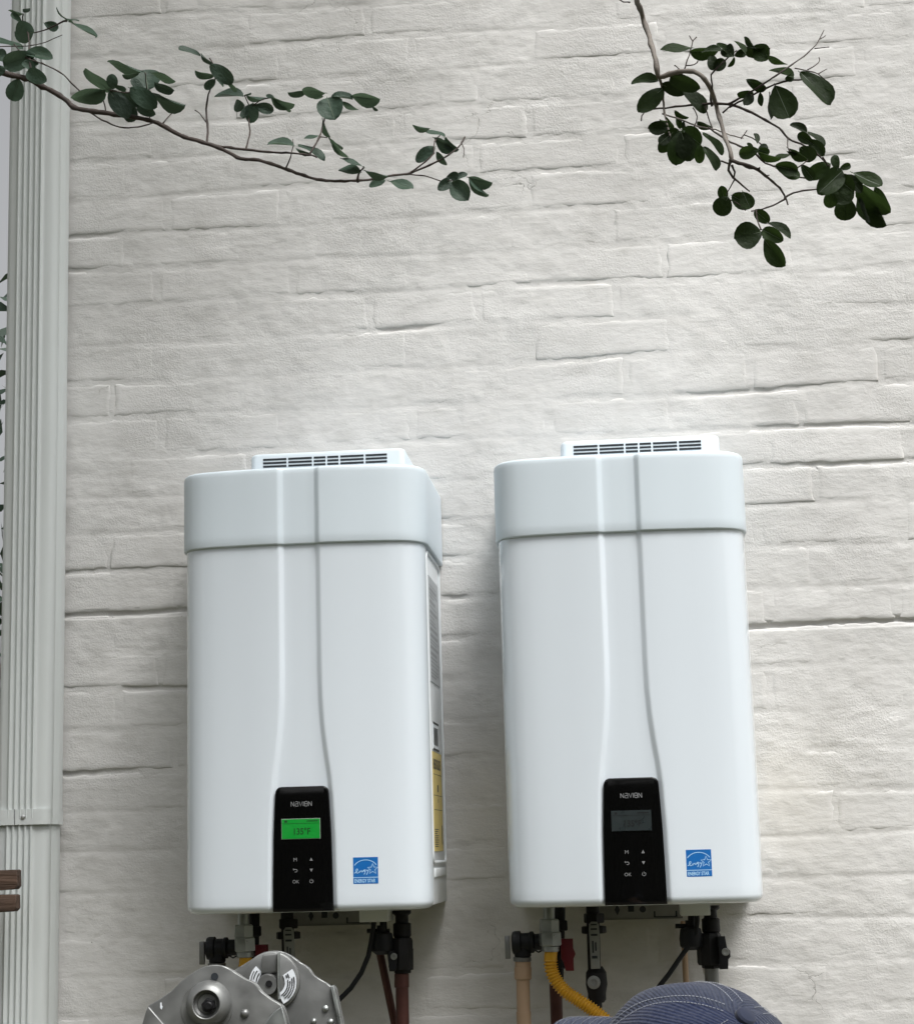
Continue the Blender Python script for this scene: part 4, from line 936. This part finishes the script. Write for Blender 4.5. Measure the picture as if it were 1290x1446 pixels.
LV_R = [(977, 67, 935, 63, 9), (974, 73, 1013, 70, 17), (992, 73, 1018, 70, 8), (1008, 99, 1004, 78, 16), (1009, 99, 1022, 84, 17), (1031, 78, 1012, 62, 8), (1035, 80, 1022, 66, 16), (1036, 78, 1053, 73, 12), (1036, 80, 1028, 94, 6), (1052, 75, 1037, 58, 5),
 (1046, 67, 1085, 69, 13), (1063, 66, 1083, 80, 20), (1066, 67, 1053, 53, 6), (1083, 78, 1107, 96, 8), (1120, 109, 1087, 99, 7), (1108, 112, 1120, 109, 9), (1082, 123, 1051, 118, 14), (1064, 132, 1042, 135, 11), (1062, 132, 1054, 144, 9), (1072, 130, 1073, 148, 7),
 (1094, 120, 1114, 166, 38), (1086, 130, 1084, 167, 8), (1129, 102, 1173, 141, 25), (929, 113, 892, 117, 13), (936, 124, 903, 153, 23), (933, 119, 966, 131, 19), (947, 107, 979, 126, 19), (964, 125, 998, 151, 19), (945, 180, 917, 181, 18),
 (958, 183, 932, 212, 24), (960, 185, 955, 230, 30), (962, 183, 988, 203, 28), (962, 188, 974, 224, 28), (948, 188, 930, 203, 15), (966, 186, 964, 222, 24), (988, 204, 987, 230, 15), (993, 207, 1013, 237, 14), (992, 187, 1024, 210, 10), (940, 165, 951, 181, 8), (955, 165, 960, 181, 9), (952, 156, 971, 166, 7), (965, 170, 966, 183, 6), (984, 172, 1004, 180, 9), (944, 173, 929, 173, 6),
 (1071, 211, 1044, 218, 19), (1071, 219, 1082, 203, 13), (1068, 211, 1086, 215, 11), (1071, 215, 1101, 223, 9), (1069, 202, 1066, 190, 5), (1063, 207, 1055, 202, 5), (1094, 233, 1125, 241, 20), (1096, 238, 1127, 251, 16), (1139, 187, 1116, 176, 10), (1140, 186, 1166, 199, 8), (1147, 203, 1127, 189, 15), (1141, 197, 1162, 217, 17), (1129, 208, 1151, 226, 20),
 (1111, 208, 1137, 226, 11), (1110, 213, 1125, 217, 6), (1116, 217, 1094, 220, 5), (1131, 232, 1149, 253, 15), (1172, 231, 1142, 249, 22), (1189, 241, 1156, 272, 28), (1182, 239, 1176, 218, 12), (1185, 238, 1200, 233, 10), (1198, 258, 1182, 284, 32), (1170, 271, 1173, 293, 19), (1193, 276, 1193, 310, 31), (1210, 277, 1220, 313, 10), (1202, 243, 1242, 265, 18), (1194, 247, 1215, 271, 15), (1212, 264, 1245, 301, 23),
 (1234, 264, 1250, 298, 15), (1217, 279, 1246, 318, 20), (1180, 250, 1204, 270, 24), (1028, 278, 1013, 302, 28), (1022, 281, 1018, 263, 14), (1033, 276, 1061, 291, 22), (1048, 270, 1059, 294, 20), (1065, 297, 1085, 313, 17), (1075, 327, 1040, 336, 34), (1076, 324, 1104, 339, 19), (1084, 315, 1115, 335, 10), (1078, 337, 1105, 374, 23)]
branch('grey drooping branch with dark round leaves hanging at the upper right', ST_R, LV_R, -1.05, 'leafB', None, None)

# ------------------------------------------------------------------ tree overhead on the left (the branches grow from it), and greenery
def leaf_cloud(name, m, parent, blobs, n, size, seed, flat=.3):
    r_ = np.random.default_rng(seed); tot = sum(b_[3] * b_[4] * b_[5] for b_ in blobs); V_ = []; F_ = []
    for (cx, cy, cz, rx, ry, rz) in blobs:
        k = int(n * rx * ry * rz / tot)
        d = r_.normal(size=(k, 3)); d /= np.linalg.norm(d, axis=1)[:, None]; rad = r_.random(k) ** (1 / 2.2)
        c = np.array([cx, cy, cz]) + d * rad[:, None] * np.array([rx, ry, rz])
        a = r_.normal(size=(k, 3)); a /= np.linalg.norm(a, axis=1)[:, None]; b2 = np.cross(a, r_.normal(size=(k, 3))); b2 /= np.linalg.norm(b2, axis=1)[:, None]
        s_ = size * r_.uniform(.6, 1.3, k)[:, None]
        q = np.stack([c - a * s_, c - a * s_ * .2 + b2 * s_ * .38, c + a * s_, c - a * s_ * .2 - b2 * s_ * .38], 1).reshape(-1, 3)
        b0 = len(V_); V_ += q.tolist(); F_ += [(b0 + 4 * i, b0 + 4 * i + 1, b0 + 4 * i + 2, b0 + 4 * i + 3) for i in range(k)]
    me = bpy.data.meshes.new(name); me.from_pydata(V_, [], F_); me.materials.append(m)
    o = bpy.data.objects.new(name, me); COL.objects.link(o); o.parent = parent; o['kind'] = 'stuff'; return o
def tree(label, x, y, blobs, n, size, limbs, seed, rt=.09):
    t = thing('tree', label, 'tree', (x, y, GZ))
    for i, (pts, ra, rb) in enumerate(limbs):
        mb = MB(); mb.tube([Vector(p) - Vector((x, y, GZ)) for p in pts], [ra + (rb - ra) * k / (len(pts) - 1) for k in range(len(pts))], 10); mb.build('trunk' if i == 0 else 'limb', M['barkgrey'], t, ang=80)
    leaf_cloud('crown', M['leafA'], t, [(b_[0] - x, b_[1] - y, b_[2] - GZ) + tuple(b_[3:]) for b_ in blobs], n, size, seed)
    return t
e1 = P(-420, 20, -1.10); e2 = P(880, -260, -1.05)
tree('broad tree overhanging from the left, outside the picture', -1.9, -1.5,
     [(-1.6, -1.4, 3.1, 1.2, 1.1, .8), (-.5, -1.3, 3.3, 1.0, .9, .6), (-2.4, -1.0, 2.4, .9, .9, .9), (.5, -1.6, 3.5, .8, .8, .45), (.30, -1.1, 3.2, .75, .65, 1.0), (-.6, -.9, 2.7, .6, .5, .6)], 16000, .035,  # unseen crown masses, some added to shade the left of the wall
     [([(-1.9, -1.5, GZ), (-1.88, -1.48, .2), (-1.8, -1.45, 1.4), (-1.6, -1.4, 2.6), (-1.4, -1.4, 3.4)], .10, .04), ([(-1.82, -1.45, 1.1), (-1.4, -1.3, 1.35), tuple(e1)], .03, .007), ([(-1.65, -1.4, 2.4), (-.6, -1.3, 2.9), (.4, -1.2, 2.75), (.8, -1.1, 2.1), tuple(e2)], .045, .006)], 3)
tree('small leafy tree beyond the left end of the wall', -3.3, 7.0, [(-3.0, 7.0, 1.7, 1.1, .9, .9), (-3.1, 7, .3, .9, .8, .9), (-2.6, 7.2, 3.1, .9, .8, .6)], 1500, .07,
     [([(-3.3, 7, GZ), (-3.2, 7, 0), (-3.0, 7, 2.2)], .07, .03), ([(-3.1, 7, .8), (-2.6, 7, 1.6), (-2.2, 7.1, 2.3)], .03, .01)], 4)
hd = thing('hedge', 'tall dark hedge across the garden behind the photographer', 'hedge', (0, -9.5, GZ))
leaf_cloud('foliage', M['leafB'], hd, [(x, 0, 2.0 + .5 * math.sin(x * 1.3), 1.6, .9, 2.6) for x in range(-9, 10, 2)], 26000, .13, 8)
mb = MB(); mb.bx(-10, 10, -.1, .5, 0, 3.6); mb.build('hedge_core', M['leafB'], hd, smooth=False)

# ------------------------------------------------------------------ folding ladder
LD = thing('folding_ladder', 'folding metal ladder with round stamped hinge plates in front of the left water heater', 'ladder', (.30, -1.40, GZ))
LL = LD.location.copy()
def LZ(X_, Y_, c): v = P(190 + X_ / 4.161, 1270 + Y_ / 4.161, c); return (v.x - LL.x, v.z - LL.z)
def plate(outline, c, th, name, m, bev=.0012, off=0.0):
    mb = MB(); pts = [LZ(a, b_, c) for a, b_ in outline]
    if off:
        cx = sum(p[0] for p in pts) / len(pts); cz = sum(p[1] for p in pts) / len(pts)
        pts = [(cx + (a - cx) * (1 + off), cz + (b_ - cz) * (1 + off)) for a, b_ in pts]
    mb.prism(pts, c - LL.y, c - LL.y + th, bev); return mb.build(name, m, LD, ang=30)
def smooth_outline(pts, k=4):
    out = []; n = len(pts)
    for i in range(n - 1):
        p0, p1, p2, p3 = pts[max(i - 1, 0)], pts[i], pts[i + 1], pts[min(i + 2, n - 1)]
        for j in range(k):
            u = j / k; f = lambda a, b_, c, d: .5 * (2 * b_ + (c - a) * u + (2 * a - 5 * b_ + 4 * c - d) * u * u + (3 * b_ - a - 3 * c + d) * u ** 3)
            out.append((f(p0[0], p1[0], p2[0], p3[0]), f(p0[1], p1[1], p2[1], p3[1])))
    out.append(pts[-1]); return out
near = smooth_outline([(30, 800), (45, 732), (75, 637), (105, 612), (150, 585), (210, 545), (245, 510), (275, 482), (330, 440), (400, 400), (470, 387), (530, 397), (590, 432), (640, 465), (700, 492), (740, 540), (790, 580), (840, 610), (866, 632), (885, 690), (896, 740), (905, 800)]) + [(890, 1500), (30, 1500)]
NC = -1.50
plate(near, NC, .004, 'hinge_plate', M['steel'])
plate([(a + 14, b_ + 4) for a, b_ in near], NC + .010, .004, 'hinge_plate', M['steel'])
plate([(75, 640), (82, 634), (170, 735), (230, 800), (60, 800), (47, 735)], NC - .003, .003, 'folded_flange', M['steel'])
plate([(865, 628), (892, 740), (898, 800), (700, 800), (760, 735), (815, 665)], NC - .004, .004, 'folded_flange', M['hexmetal'])
def ladpt(X_, Y_, c): v = P(190 + X_ / 4.161, 1270 + Y_ / 4.161, c); return v - LL
u_ = 1 / 4.161 / (FPX / 2.02)      # one zoomed pixel in metres at the near plate
mb = MB(); mb.lathe(ladpt(425, 640, NC + .001), (0, -1, 0), [(158 * u_, 0), (154 * u_, .0022), (140 * u_, .0022)], 48); mb.build('stamped_disc', M['steel'], LD)
mb = MB(); mb.lathe(ladpt(438, 612, NC - .001), (0, -1, 0), [(134 * u_, 0), (132 * u_, .003), (124 * u_, .009), (100 * u_, .014), (84 * u_, .0155), (80 * u_, .0150), (76 * u_, .009), (60 * u_, .007), (56 * u_, .0085), (40 * u_, .0085)], 48); mb.build('hub', M['steel'], LD)
mb = MB(); mb.lathe(ladpt(440, 625, NC - .008), (0, -1, 0), [(44 * u_, 0), (44 * u_, .006), (38 * u_, .008)], 6); mb.lathe(ladpt(440, 625, NC - .014), (0, -1, 0), [(26 * u_, 0), (24 * u_, .006), (18 * u_, .007)], 16); mb.build('hinge_bolt', M['blackiron'], LD, ang=20)
mb = MB(); mb.lathe(ladpt(470, 455, NC - .0003), (0, -1, 0), [(22 * u_, 0), (22 * u_, .0006)], 20); mb.build('hole', M['dark'], LD)  # flat dark disc on the plate, painting the shade of a hole
for X_, Y_, r_ in ((648, 672, 26),):
    mb = MB(); mb.lathe(ladpt(X_, Y_, NC), (0, -1, 0), [(r_ * u_, 0), (r_ * .9 * u_, .002), (r_ * .5 * u_, .0038), (r_ * .1 * u_, .0042)], 18); mb.build('rivet', M['steel'], LD)
mb = MB(); mb.prism([LZ(a, b_, NC - .0008) for a, b_ in ((150, 610), (157, 606), (158, 622), (164, 634), (158, 650), (150, 640))], NC - .0006 - LL.y, NC - LL.y + .001); mb.build('paint_spot', M['white'], LD)
FC = -1.28
u2 = 1 / 4.161 / (FPX / 2.24)
far = smooth_outline([(580, 420), (640, 384), (700, 346), (750, 318), (800, 306), (850, 306), (900, 322), (945, 352), (965, 368), (1000, 388), (1025, 412), (1045, 442), (1080, 466), (1125, 492), (1150, 512), (1168, 510), (1180, 540), (1200, 640), (1222, 740), (1235, 800)]) + [(1250, 1500), (600, 1500)]
plate(far, FC, .004, 'hinge_plate', M['steel'])
plate([(a + 12, b_ + 6) for a, b_ in far], FC + .010, .004, 'hinge_plate', M['steel'])
mb = MB(); mb.lathe(ladpt(808, 480, FC + .001), (0, -1, 0), [(172 * u2, 0), (168 * u2, .006), (160 * u2, .007)], 48); mb.build('stamped_disc', M['steel'], LD)
def arcband(cx, cy, r0, r1, a0, a1, c, m, name):
    out = [(cx + r1 * math.cos(R(a0 + (a1 - a0) * i / 16)), cy - r1 * math.sin(R(a0 + (a1 - a0) * i / 16))) for i in range(17)]
    inn = [(cx + r0 * math.cos(R(a1 + (a0 - a1) * i / 16)), cy - r0 * math.sin(R(a1 + (a0 - a1) * i / 16))) for i in range(17)]
    mb = MB(); mb.prism([LZ(a, b_, c) for a, b_ in out + inn], c - LL.y, c - LL.y + .0008); return mb.build(name, m, LD, smooth=False)
arcband(808, 490, 75, 142, -62, 34, FC - .0075, M['white'], 'warning_label')
arcband(808, 490, 80, 135, 135, 185, FC - .0075, M['white'], 'warning_label')
for k, (r0, r1, a0, a1) in enumerate(((90, 96, -55, 10), (102, 108, -50, 5), (115, 121, -52, 12), (127, 133, -45, 15), (88, 94, 18, 28), (100, 106, 15, 30), (90, 96, 145, 178), (108, 114, 142, 170), (122, 127, 148, 178))):
    arcband(808, 490, r0, r1, a0, a1, FC - .0084, M['ink'], 'label_lettering')
mb = MB(); mb.lathe(ladpt(790, 500, FC - .004), (0, -1, 0), [(66 * u2, 0), (64 * u2, .008), (56 * u2, .011), (30 * u2, .011)], 32); mb.build('lock_knob', M['steel'], LD)
mb = MB(); mb.lathe(ladpt(790, 497, FC - .0145), (0, -1, 0), [(20 * u2, 0), (19 * u2, .002)], 20); mb.build('hinge_bolt', M['blackiron'], LD)
plate([(745, 350), (752, 326), (838, 322), (838, 430), (742, 440)], FC - .012, .008, 'knob_tab', M['steel'], .002)
plate([(836, 318), (844, 318), (846, 590), (838, 592)], FC - .018, .014, 'knob_fin', M['hexmetal'], .001)
for X_, Y_, r_ in ((1122, 643, 20), (1152, 722, 20), (1053, 717, 18)):
    mb = MB(); mb.lathe(ladpt(X_, Y_, FC), (0, -1, 0), [(r_ * u2, 0), (r_ * .9 * u2, .002), (r_ * .5 * u2, .0035), (r_ * .1 * u2, .004)], 16); mb.build('rivet', M['hexmetal'], LD)
plate([(1150, 512), (1170, 508), (1186, 590), (1205, 680), (1225, 790), (1207, 795), (1180, 660)], FC - .006, .010, 'folded_flange', M['hexmetal'])
# rails and rungs below the hinges
for c in (NC + .006, FC + .006):
    base = ladpt(460 if c < -1.4 else 900, 900, c)
    for sx in (-1, 1):
        top = base + Vector((sx * .03, 0, -.02)); bot = Vector((top.x + sx * .34, c - LL.y, 0.0))
        d = bot - top; mid = (top + bot) / 2; rot = Vector((0, 0, 1)).rotation_difference(d).to_matrix()
        mb = MB(); mb.box(mid, (.065, .028, d.length), rot, .003); mb.build('rail', M['steel'], LD)
for sx in (-1, 1):
    for k in range(1, 5):
        tt = k / 4.6; x = (ladpt(460, 900, NC).x + sx * .03) + sx * .34 * tt; z = ladpt(460, 900, NC).z * (1 - tt)
        mb = MB(); mb.cyl((x, NC - LL.y, z), (x + .03, FC - LL.y + .02, z), .014, 12); mb.build('rung', M['steel'], LD)

# ------------------------------------------------------------------ person in a cap
def skin(name, m, parent, verts, edges, radii, sub=2):
    me = bpy.data.meshes.new(name); bm = bmesh.new(); lay = bm.verts.layers.skin.verify(); vs_ = [bm.verts.new(v) for v in verts]
    for a, b_ in edges: bm.edges.new((vs_[a], vs_[b_]))
    for v, r_ in zip(vs_, radii):
        v[lay].radius = (r_, r_) if not isinstance(r_, tuple) else r_
    vs_[0][lay].use_root = True
    bm.to_mesh(me); bm.free()
    o = bpy.data.objects.new(name, me); COL.objects.link(o); o.parent = parent; me.materials.append(m)
    k = o.modifiers.new('Skin', 'SKIN'); k.use_smooth_shade = True
    s_ = o.modifiers.new('Subdivision', 'SUBSURF'); s_.levels = sub; s_.render_levels = sub
    return o
S0 = P(984, 1530, -1.85); RC = .0868
ax_n = (CR * .43 + CU * .80 - CF * .43).normalized()
g_ = (-CR * .90 + CU * .27 - CF * .10); g_ = (g_ - ax_n * g_.dot(ax_n)).normalized()
l_ = ax_n.cross(g_)      # sideways
PO = Vector((S0.x + .05, S0.y + .02, GZ))
pers = thing('person', 'person in a blue denim cap standing below the right water heater, back to the camera', 'person', PO)
rel = lambda v: Vector(v) - PO
M['skin'] = mat('skin', (.45, .27, .19), .5); M['shirt'] = mat('grey_cotton_shirt', (.16, .17, .18), .85, bump=.0006, bscale=300); M['trousers'] = mat('dark_work_trousers', (.03, .035, .045), .85, bump=.0006, bscale=300)
M['hair'] = mat('dark_hair', (.03, .02, .015), .6, bump=.001, bscale=250, stretch=(1, 1, .1)); M['sole'] = mat('brown_boot', (.06, .035, .02), .6)
hc_ = S0 - ax_n * .035            # head centre
neck0 = hc_ - ax_n * .085 - g_ * .02
sh = Vector((neck0.x + .035, neck0.y, neck0.z - .10)); F_ = Vector((-1, .15, 0)).normalized(); S_ = Vector((.15, 1, 0)).normalized()
chest = sh + Vector((.01, 0, -.12)); belly = sh + Vector((.015, 0, -.30)); pel = sh + Vector((.02, 0, -.46))
V_ = [pel, belly, chest, sh, neck0, hc_ - ax_n * .05, hc_, hc_ + ax_n * .05, hc_ + g_ * .055 - ax_n * .06, hc_ + g_ * .085 - ax_n * .02]
E_ = [(0, 1), (1, 2), (2, 3), (3, 4), (4, 5), (5, 6), (6, 7), (5, 8), (6, 9)]
R__ = [.12, .11, .125, .07, .052, .062, .078, .068, .045, .018]
GR = {'shirt': ([pel + Vector((0, 0, -.03)), belly, chest, sh], [(0, 1), (1, 2), (2, 3)], [.14, .135, .145, .085]), 'trousers': ([pel], [], [.135])}
for s in (-1, 1):
    shp = sh + S_ * .16 * s + Vector((0, 0, -.03)); elb = shp + S_ * .05 * s + F_ * .02 + Vector((0, 0, -.27)); wr = elb + F_ * .14 + Vector((0, 0, -.18)); pm_ = wr + F_ * .05 + Vector((0, 0, -.05))
    i0 = len(V_); V_ += [shp, elb, wr, pm_]; R__ += [.052, .040, .027, .030]; E_ += [(2, i0), (i0, i0 + 1), (i0 + 1, i0 + 2), (i0 + 2, i0 + 3)]
    for k in range(4):
        b_ = len(V_); kn = pm_ + S_ * (.012 * (k - 1.5)) + F_ * .035 + Vector((0, 0, -.03)); V_ += [kn, kn + F_ * .02 + Vector((0, 0, -.028)), kn + F_ * .012 + Vector((0, 0, -.050 + .004 * abs(k - 1.5)))]; R__ += [.0085, .008, .0065]; E_ += [(i0 + 3, b_), (b_, b_ + 1), (b_ + 1, b_ + 2)]
    b_ = len(V_); V_ += [wr + F_ * .03 - S_ * .026 * s + Vector((0, 0, -.02)), wr + F_ * .06 - S_ * .036 * s + Vector((0, 0, -.05))]; R__ += [.011, .008]; E_ += [(i0 + 2, b_), (b_, b_ + 1)]
    hip = pel + S_ * .085 * s + Vector((0, 0, -.06)); kz = (hip.z + GZ) / 2 + .02; kne = Vector((hip.x - .03, hip.y + .02 * s, kz)); ank = Vector((hip.x + .01, hip.y + .03 * s, GZ + .08)); toe = ank + F_ * .14 + Vector((0, 0, -.045))
    i1 = len(V_); V_ += [hip, kne, ank, toe]; R__ += [.085, .055, .038, .035]; E_ += [(0, i1), (i1, i1 + 1), (i1 + 1, i1 + 2), (i1 + 2, i1 + 3)]
    a = GR['shirt']; j = len(a[0]); a[0].extend([shp, elb + Vector((0, 0, .05))]); a[1].extend([(2, j), (j, j + 1)]); a[2].extend([.068, .058])
    a = GR['trousers']; j = len(a[0]); a[0].extend([hip, kne, ank + Vector((0, 0, .02))]); a[1].extend([(0, j), (j, j + 1), (j + 1, j + 2)]); a[2].extend([.10, .072, .062])
    bt = [ank + Vector((0, 0, .03)), ank + Vector((0, 0, -.03)) - F_ * .02, ank + F_ * .08 + Vector((0, 0, -.042)), toe + F_ * .02]
    skin('boot', M['sole'], pers, [rel(v) for v in bt], [(0, 1), (1, 2), (2, 3)], [.052, .048, .040, .034])
skin('body', M['skin'], pers, [rel(v) for v in V_], E_, R__)
for nm in ('shirt', 'trousers'): skin(nm, M[nm], pers, [rel(v) for v in GR[nm][0]], GR[nm][1], GR[nm][2])
skin('hair', M['hair'], pers, [rel(hc_ - g_ * .03 + ax_n * .0), rel(hc_ - g_ * .045 - ax_n * .05)], [(0, 1)], [.072, .05])
for s in (-1, 1):
    mb = MB(); mb.lathe(rel(hc_ + l_ * .078 * s - ax_n * .03), l_ * s, [(.008, -.01), (.022, 0), (.024, .008), (.014, .012)], 14); mb.build('ear', M['skin'], pers)
    mb = MB(); mb.lathe(rel(hc_ + l_ * .03 * s + g_ * .079 - ax_n * .005), g_, [(.010, -.004), (.009, .001), (.004, .004)], 12); mb.build('eye', M['white'], pers)
# cap
def denim(name, blue, worn):
    m, t, b = newmat(name); N = t.nodes; L = t.links
    uv = N.new('ShaderNodeUVMap'); uv.uv_map = 'UVMap'
    wv = N.new('ShaderNodeTexWave'); wv.wave_type = 'BANDS'; wv.bands_direction = 'Y'; wv.inputs['Scale'].default_value = 9; wv.inputs['Distortion'].default_value = .8; wv.inputs['Detail'].default_value = 3; wv.inputs['Detail Scale'].default_value = 3
    rm = N.new('ShaderNodeMapping'); rm.inputs['Rotation'].default_value = (0, 0, R(50)); L.new(uv.outputs[0], rm.inputs[0]); L.new(rm.outputs[0], wv.inputs[0])
    n = N.new('ShaderNodeTexNoise'); n.inputs['Scale'].default_value = 22; n.inputs['Detail'].default_value = 8; n.inputs['Roughness'].default_value = .7; L.new(uv.outputs[0], n.inputs[0])
    f = N.new('ShaderNodeTexNoise'); f.inputs['Scale'].default_value = 900; L.new(uv.outputs[0], f.inputs[0])
    mx = N.new('ShaderNodeMix'); mx.data_type = 'RGBA'; mx.inputs[6].default_value = (blue[0] * .62, blue[1] * .62, blue[2] * .66, 1); mx.inputs[7].default_value = (*blue, 1); L.new(wv.outputs[1], mx.inputs[0])
    mr = N.new('ShaderNodeMapRange'); mr.inputs[1].default_value = .42; mr.inputs[2].default_value = .72; mr.inputs[4].default_value = worn; L.new(n.outputs[0], mr.inputs[0])
    m2 = N.new('ShaderNodeMix'); m2.data_type = 'RGBA'; m2.inputs[7].default_value = (.10, .108, .14, 1); L.new(mx.outputs[2], m2.inputs[6]); L.new(mr.outputs[0], m2.inputs[0]); L.new(m2.outputs[2], b.inputs['Base Color'])
    b.inputs['Roughness'].default_value = .95; b.inputs['Specular IOR Level'].default_value = .15; b.inputs['Sheen Weight'].default_value = .15
    ad = N.new('ShaderNodeMath'); ad.operation = 'MULTIPLY_ADD'; ad.inputs[1].default_value = .35; L.new(f.outputs[0], ad.inputs[0]); L.new(wv.outputs[1], ad.inputs[2])
    bp = N.new('ShaderNodeBump'); bp.inputs['Distance'].default_value = .0007; bp.inputs['Strength'].default_value = 1; L.new(ad.outputs[0], bp.inputs['Height']); L.new(bp.outputs[0], b.inputs['Normal'])
    return m
M['denim'] = denim('blue_ribbed_denim', (.013, .021, .056), .30); M['denimgrey'] = denim('worn_grey_denim', (.026, .034, .062), .45)
M['thread'] = mat('white_thread', (.36, .38, .42), .9)
cap = bpy.data.objects.new('baseball_cap', bpy.data.meshes.new('baseball_cap')); COL.objects.link(cap); cap.parent = pers
AZO = .24 * (1 if l_.dot(CF) > 0 else -1)
def cpt(th, azm, extra=0.0):      # point on the crown: th from the button, az from the front
    front = math.cos(azm)
    rr = RC + extra - .0045 * abs(math.sin(3 * azm)) * 0 + .0016 * math.cos(6 * azm) * math.sin(th) * -1
    a = math.sin(min(th, math.pi / 2)) ** .92
    h = math.cos(th) * (1.0 - .03 * front) if th < math.pi / 2 else -(th - math.pi / 2) * .9
    dent = 1 + .006 * math.sin(5 * azm + 9 * th) * math.sin(th) + .006 * math.sin(11 * azm - 6 * th + 1) * math.sin(th)
    v = g_ * math.cos(azm) * a * 1.05 + l_ * math.sin(azm) * a * .97 + ax_n * h
    return S0 + v * rr * dent
for p_ in range(6):
    mb = MB(); mb.uv = []; nt_, na = 26, 14
    for i in range(nt_ + 1):
        th = .04 + (math.pi / 2 + .32 - .04) * i / nt_
        for j in range(na + 1):
            u = j / na; azm = (p_ + u) * math.pi / 3 + AZO
            puff = .0022 * (math.sin(math.pi * u) ** .6) * min(1, th)
            mb.v.append(tuple(rel(cpt(th, azm, puff)))); mb.uv.append(((u - .5) * math.pi / 3 * math.sin(min(th, 1.57)) * RC / .1 , th * RC / .1))
    for i in range(nt_):
        for j in range(na): a = i * (na + 1) + j; mb.f.append((a, a + 1, a + na + 2, a + na + 1))
    md = (p_ + .5) * math.pi / 3 + AZO; vec = g_ * math.cos(md) + l_ * math.sin(md)
    far_ = vec.dot(-CF) < 0
    o = mb.build('crown_panel', M['denimgrey'] if far_ else M['denim'], cap, ang=80, recalc=False)
mb = MB(); mb.lathe(rel(S0 + ax_n * (RC + .0005)), ax_n, [(.0095, -.003), (.0095, .001), (.008, .003), (.004, .0042), (.001, .0045)], 24); mb.build('cap_button', M['denimgrey'], cap)
st = MB()
def dash(p, q, nrm, wd=.0006):
    t = (q - p).normalized(); s_ = nrm.cross(t).normalized() * wd / 2; n_ = nrm * .0005
    st.raw([rel(p - s_), rel(q - s_), rel(q + s_), rel(p + s_), rel(p - s_ * .3 + n_), rel(q - s_ * .3 + n_), rel(q + s_ * .3 + n_), rel(p + s_ * .3 + n_)], [(4, 5, 6, 7), (0, 1, 5, 4), (2, 3, 7, 6), (1, 2, 6, 5), (3, 0, 4, 7)])
for p_ in range(6):
    for sg in (-1, 1):
        s = .017
        while s < RC * 1.7:
            th = s / RC; az0 = AZO + p_ * math.pi / 3 + sg * .0040 / (RC * math.sin(th)); th2 = (s + .0021) / RC
            a = cpt(th, az0, .0013); b_ = cpt(th2, AZO + p_ * math.pi / 3 + sg * .0040 / (RC * math.sin(th2)), .0013)
            dash(a, b_, (a - S0).normalized()); s += .0031
o = st.build('stitching', M['thread'], cap, smooth=False, recalc=False); o['kind'] = 'stuff'
# brim
mb = MB(); mb.uv = []; nr, na = 10, 28; st = MB()
def brim(u, v):     # u 0..1 outwards, v -1..1 sideways
    azm = v * 1.08; inn = cpt(math.pi / 2 + .12, azm, -.001)
    reach = .053 * (math.cos(v * math.pi / 2) ** .55)
    out = inn + (g_ * .93 + ax_n * (.10)) * reach * u - ax_n * (.020 * v * v * u + .012 * u * u * abs(math.cos(v))) 
    return out
for side in (0, 1):
    for i in range(nr + 1):
        for j in range(na + 1):
            p = brim(i / nr, j / na * 2 - 1) - ax_n * .003 * side; mb.v.append(tuple(rel(p))); mb.uv.append((j / na * .9, i / nr * .7))
n1 = (nr + 1) * (na + 1)
for side in (0, 1):
    for i in range(nr):
        for j in range(na):
            a = side * n1 + i * (na + 1) + j; q = (a, a + 1, a + na + 2, a + na + 1); mb.f.append(q if side == 0 else q[::-1])
for j in range(na): a = nr * (na + 1) + j; mb.f.append((a, a + 1, a + 1 + n1, a + n1))
mb.build('brim', M['denimgrey'], cap, ang=60, recalc=False)
for row in (.25, .4, .55, .7, .85, .96):
    k = 0
    while k < 120:
        v = -.92 + 1.84 * k / 120; p = brim(row, v) + ax_n * .0004; q = brim(row, v + .010) + ax_n * .0004; dash(p, q, ax_n, .0004); k += 1
o = st.build('brim_stitching', M['thread'], cap, smooth=False, recalc=False); o['kind'] = 'stuff'
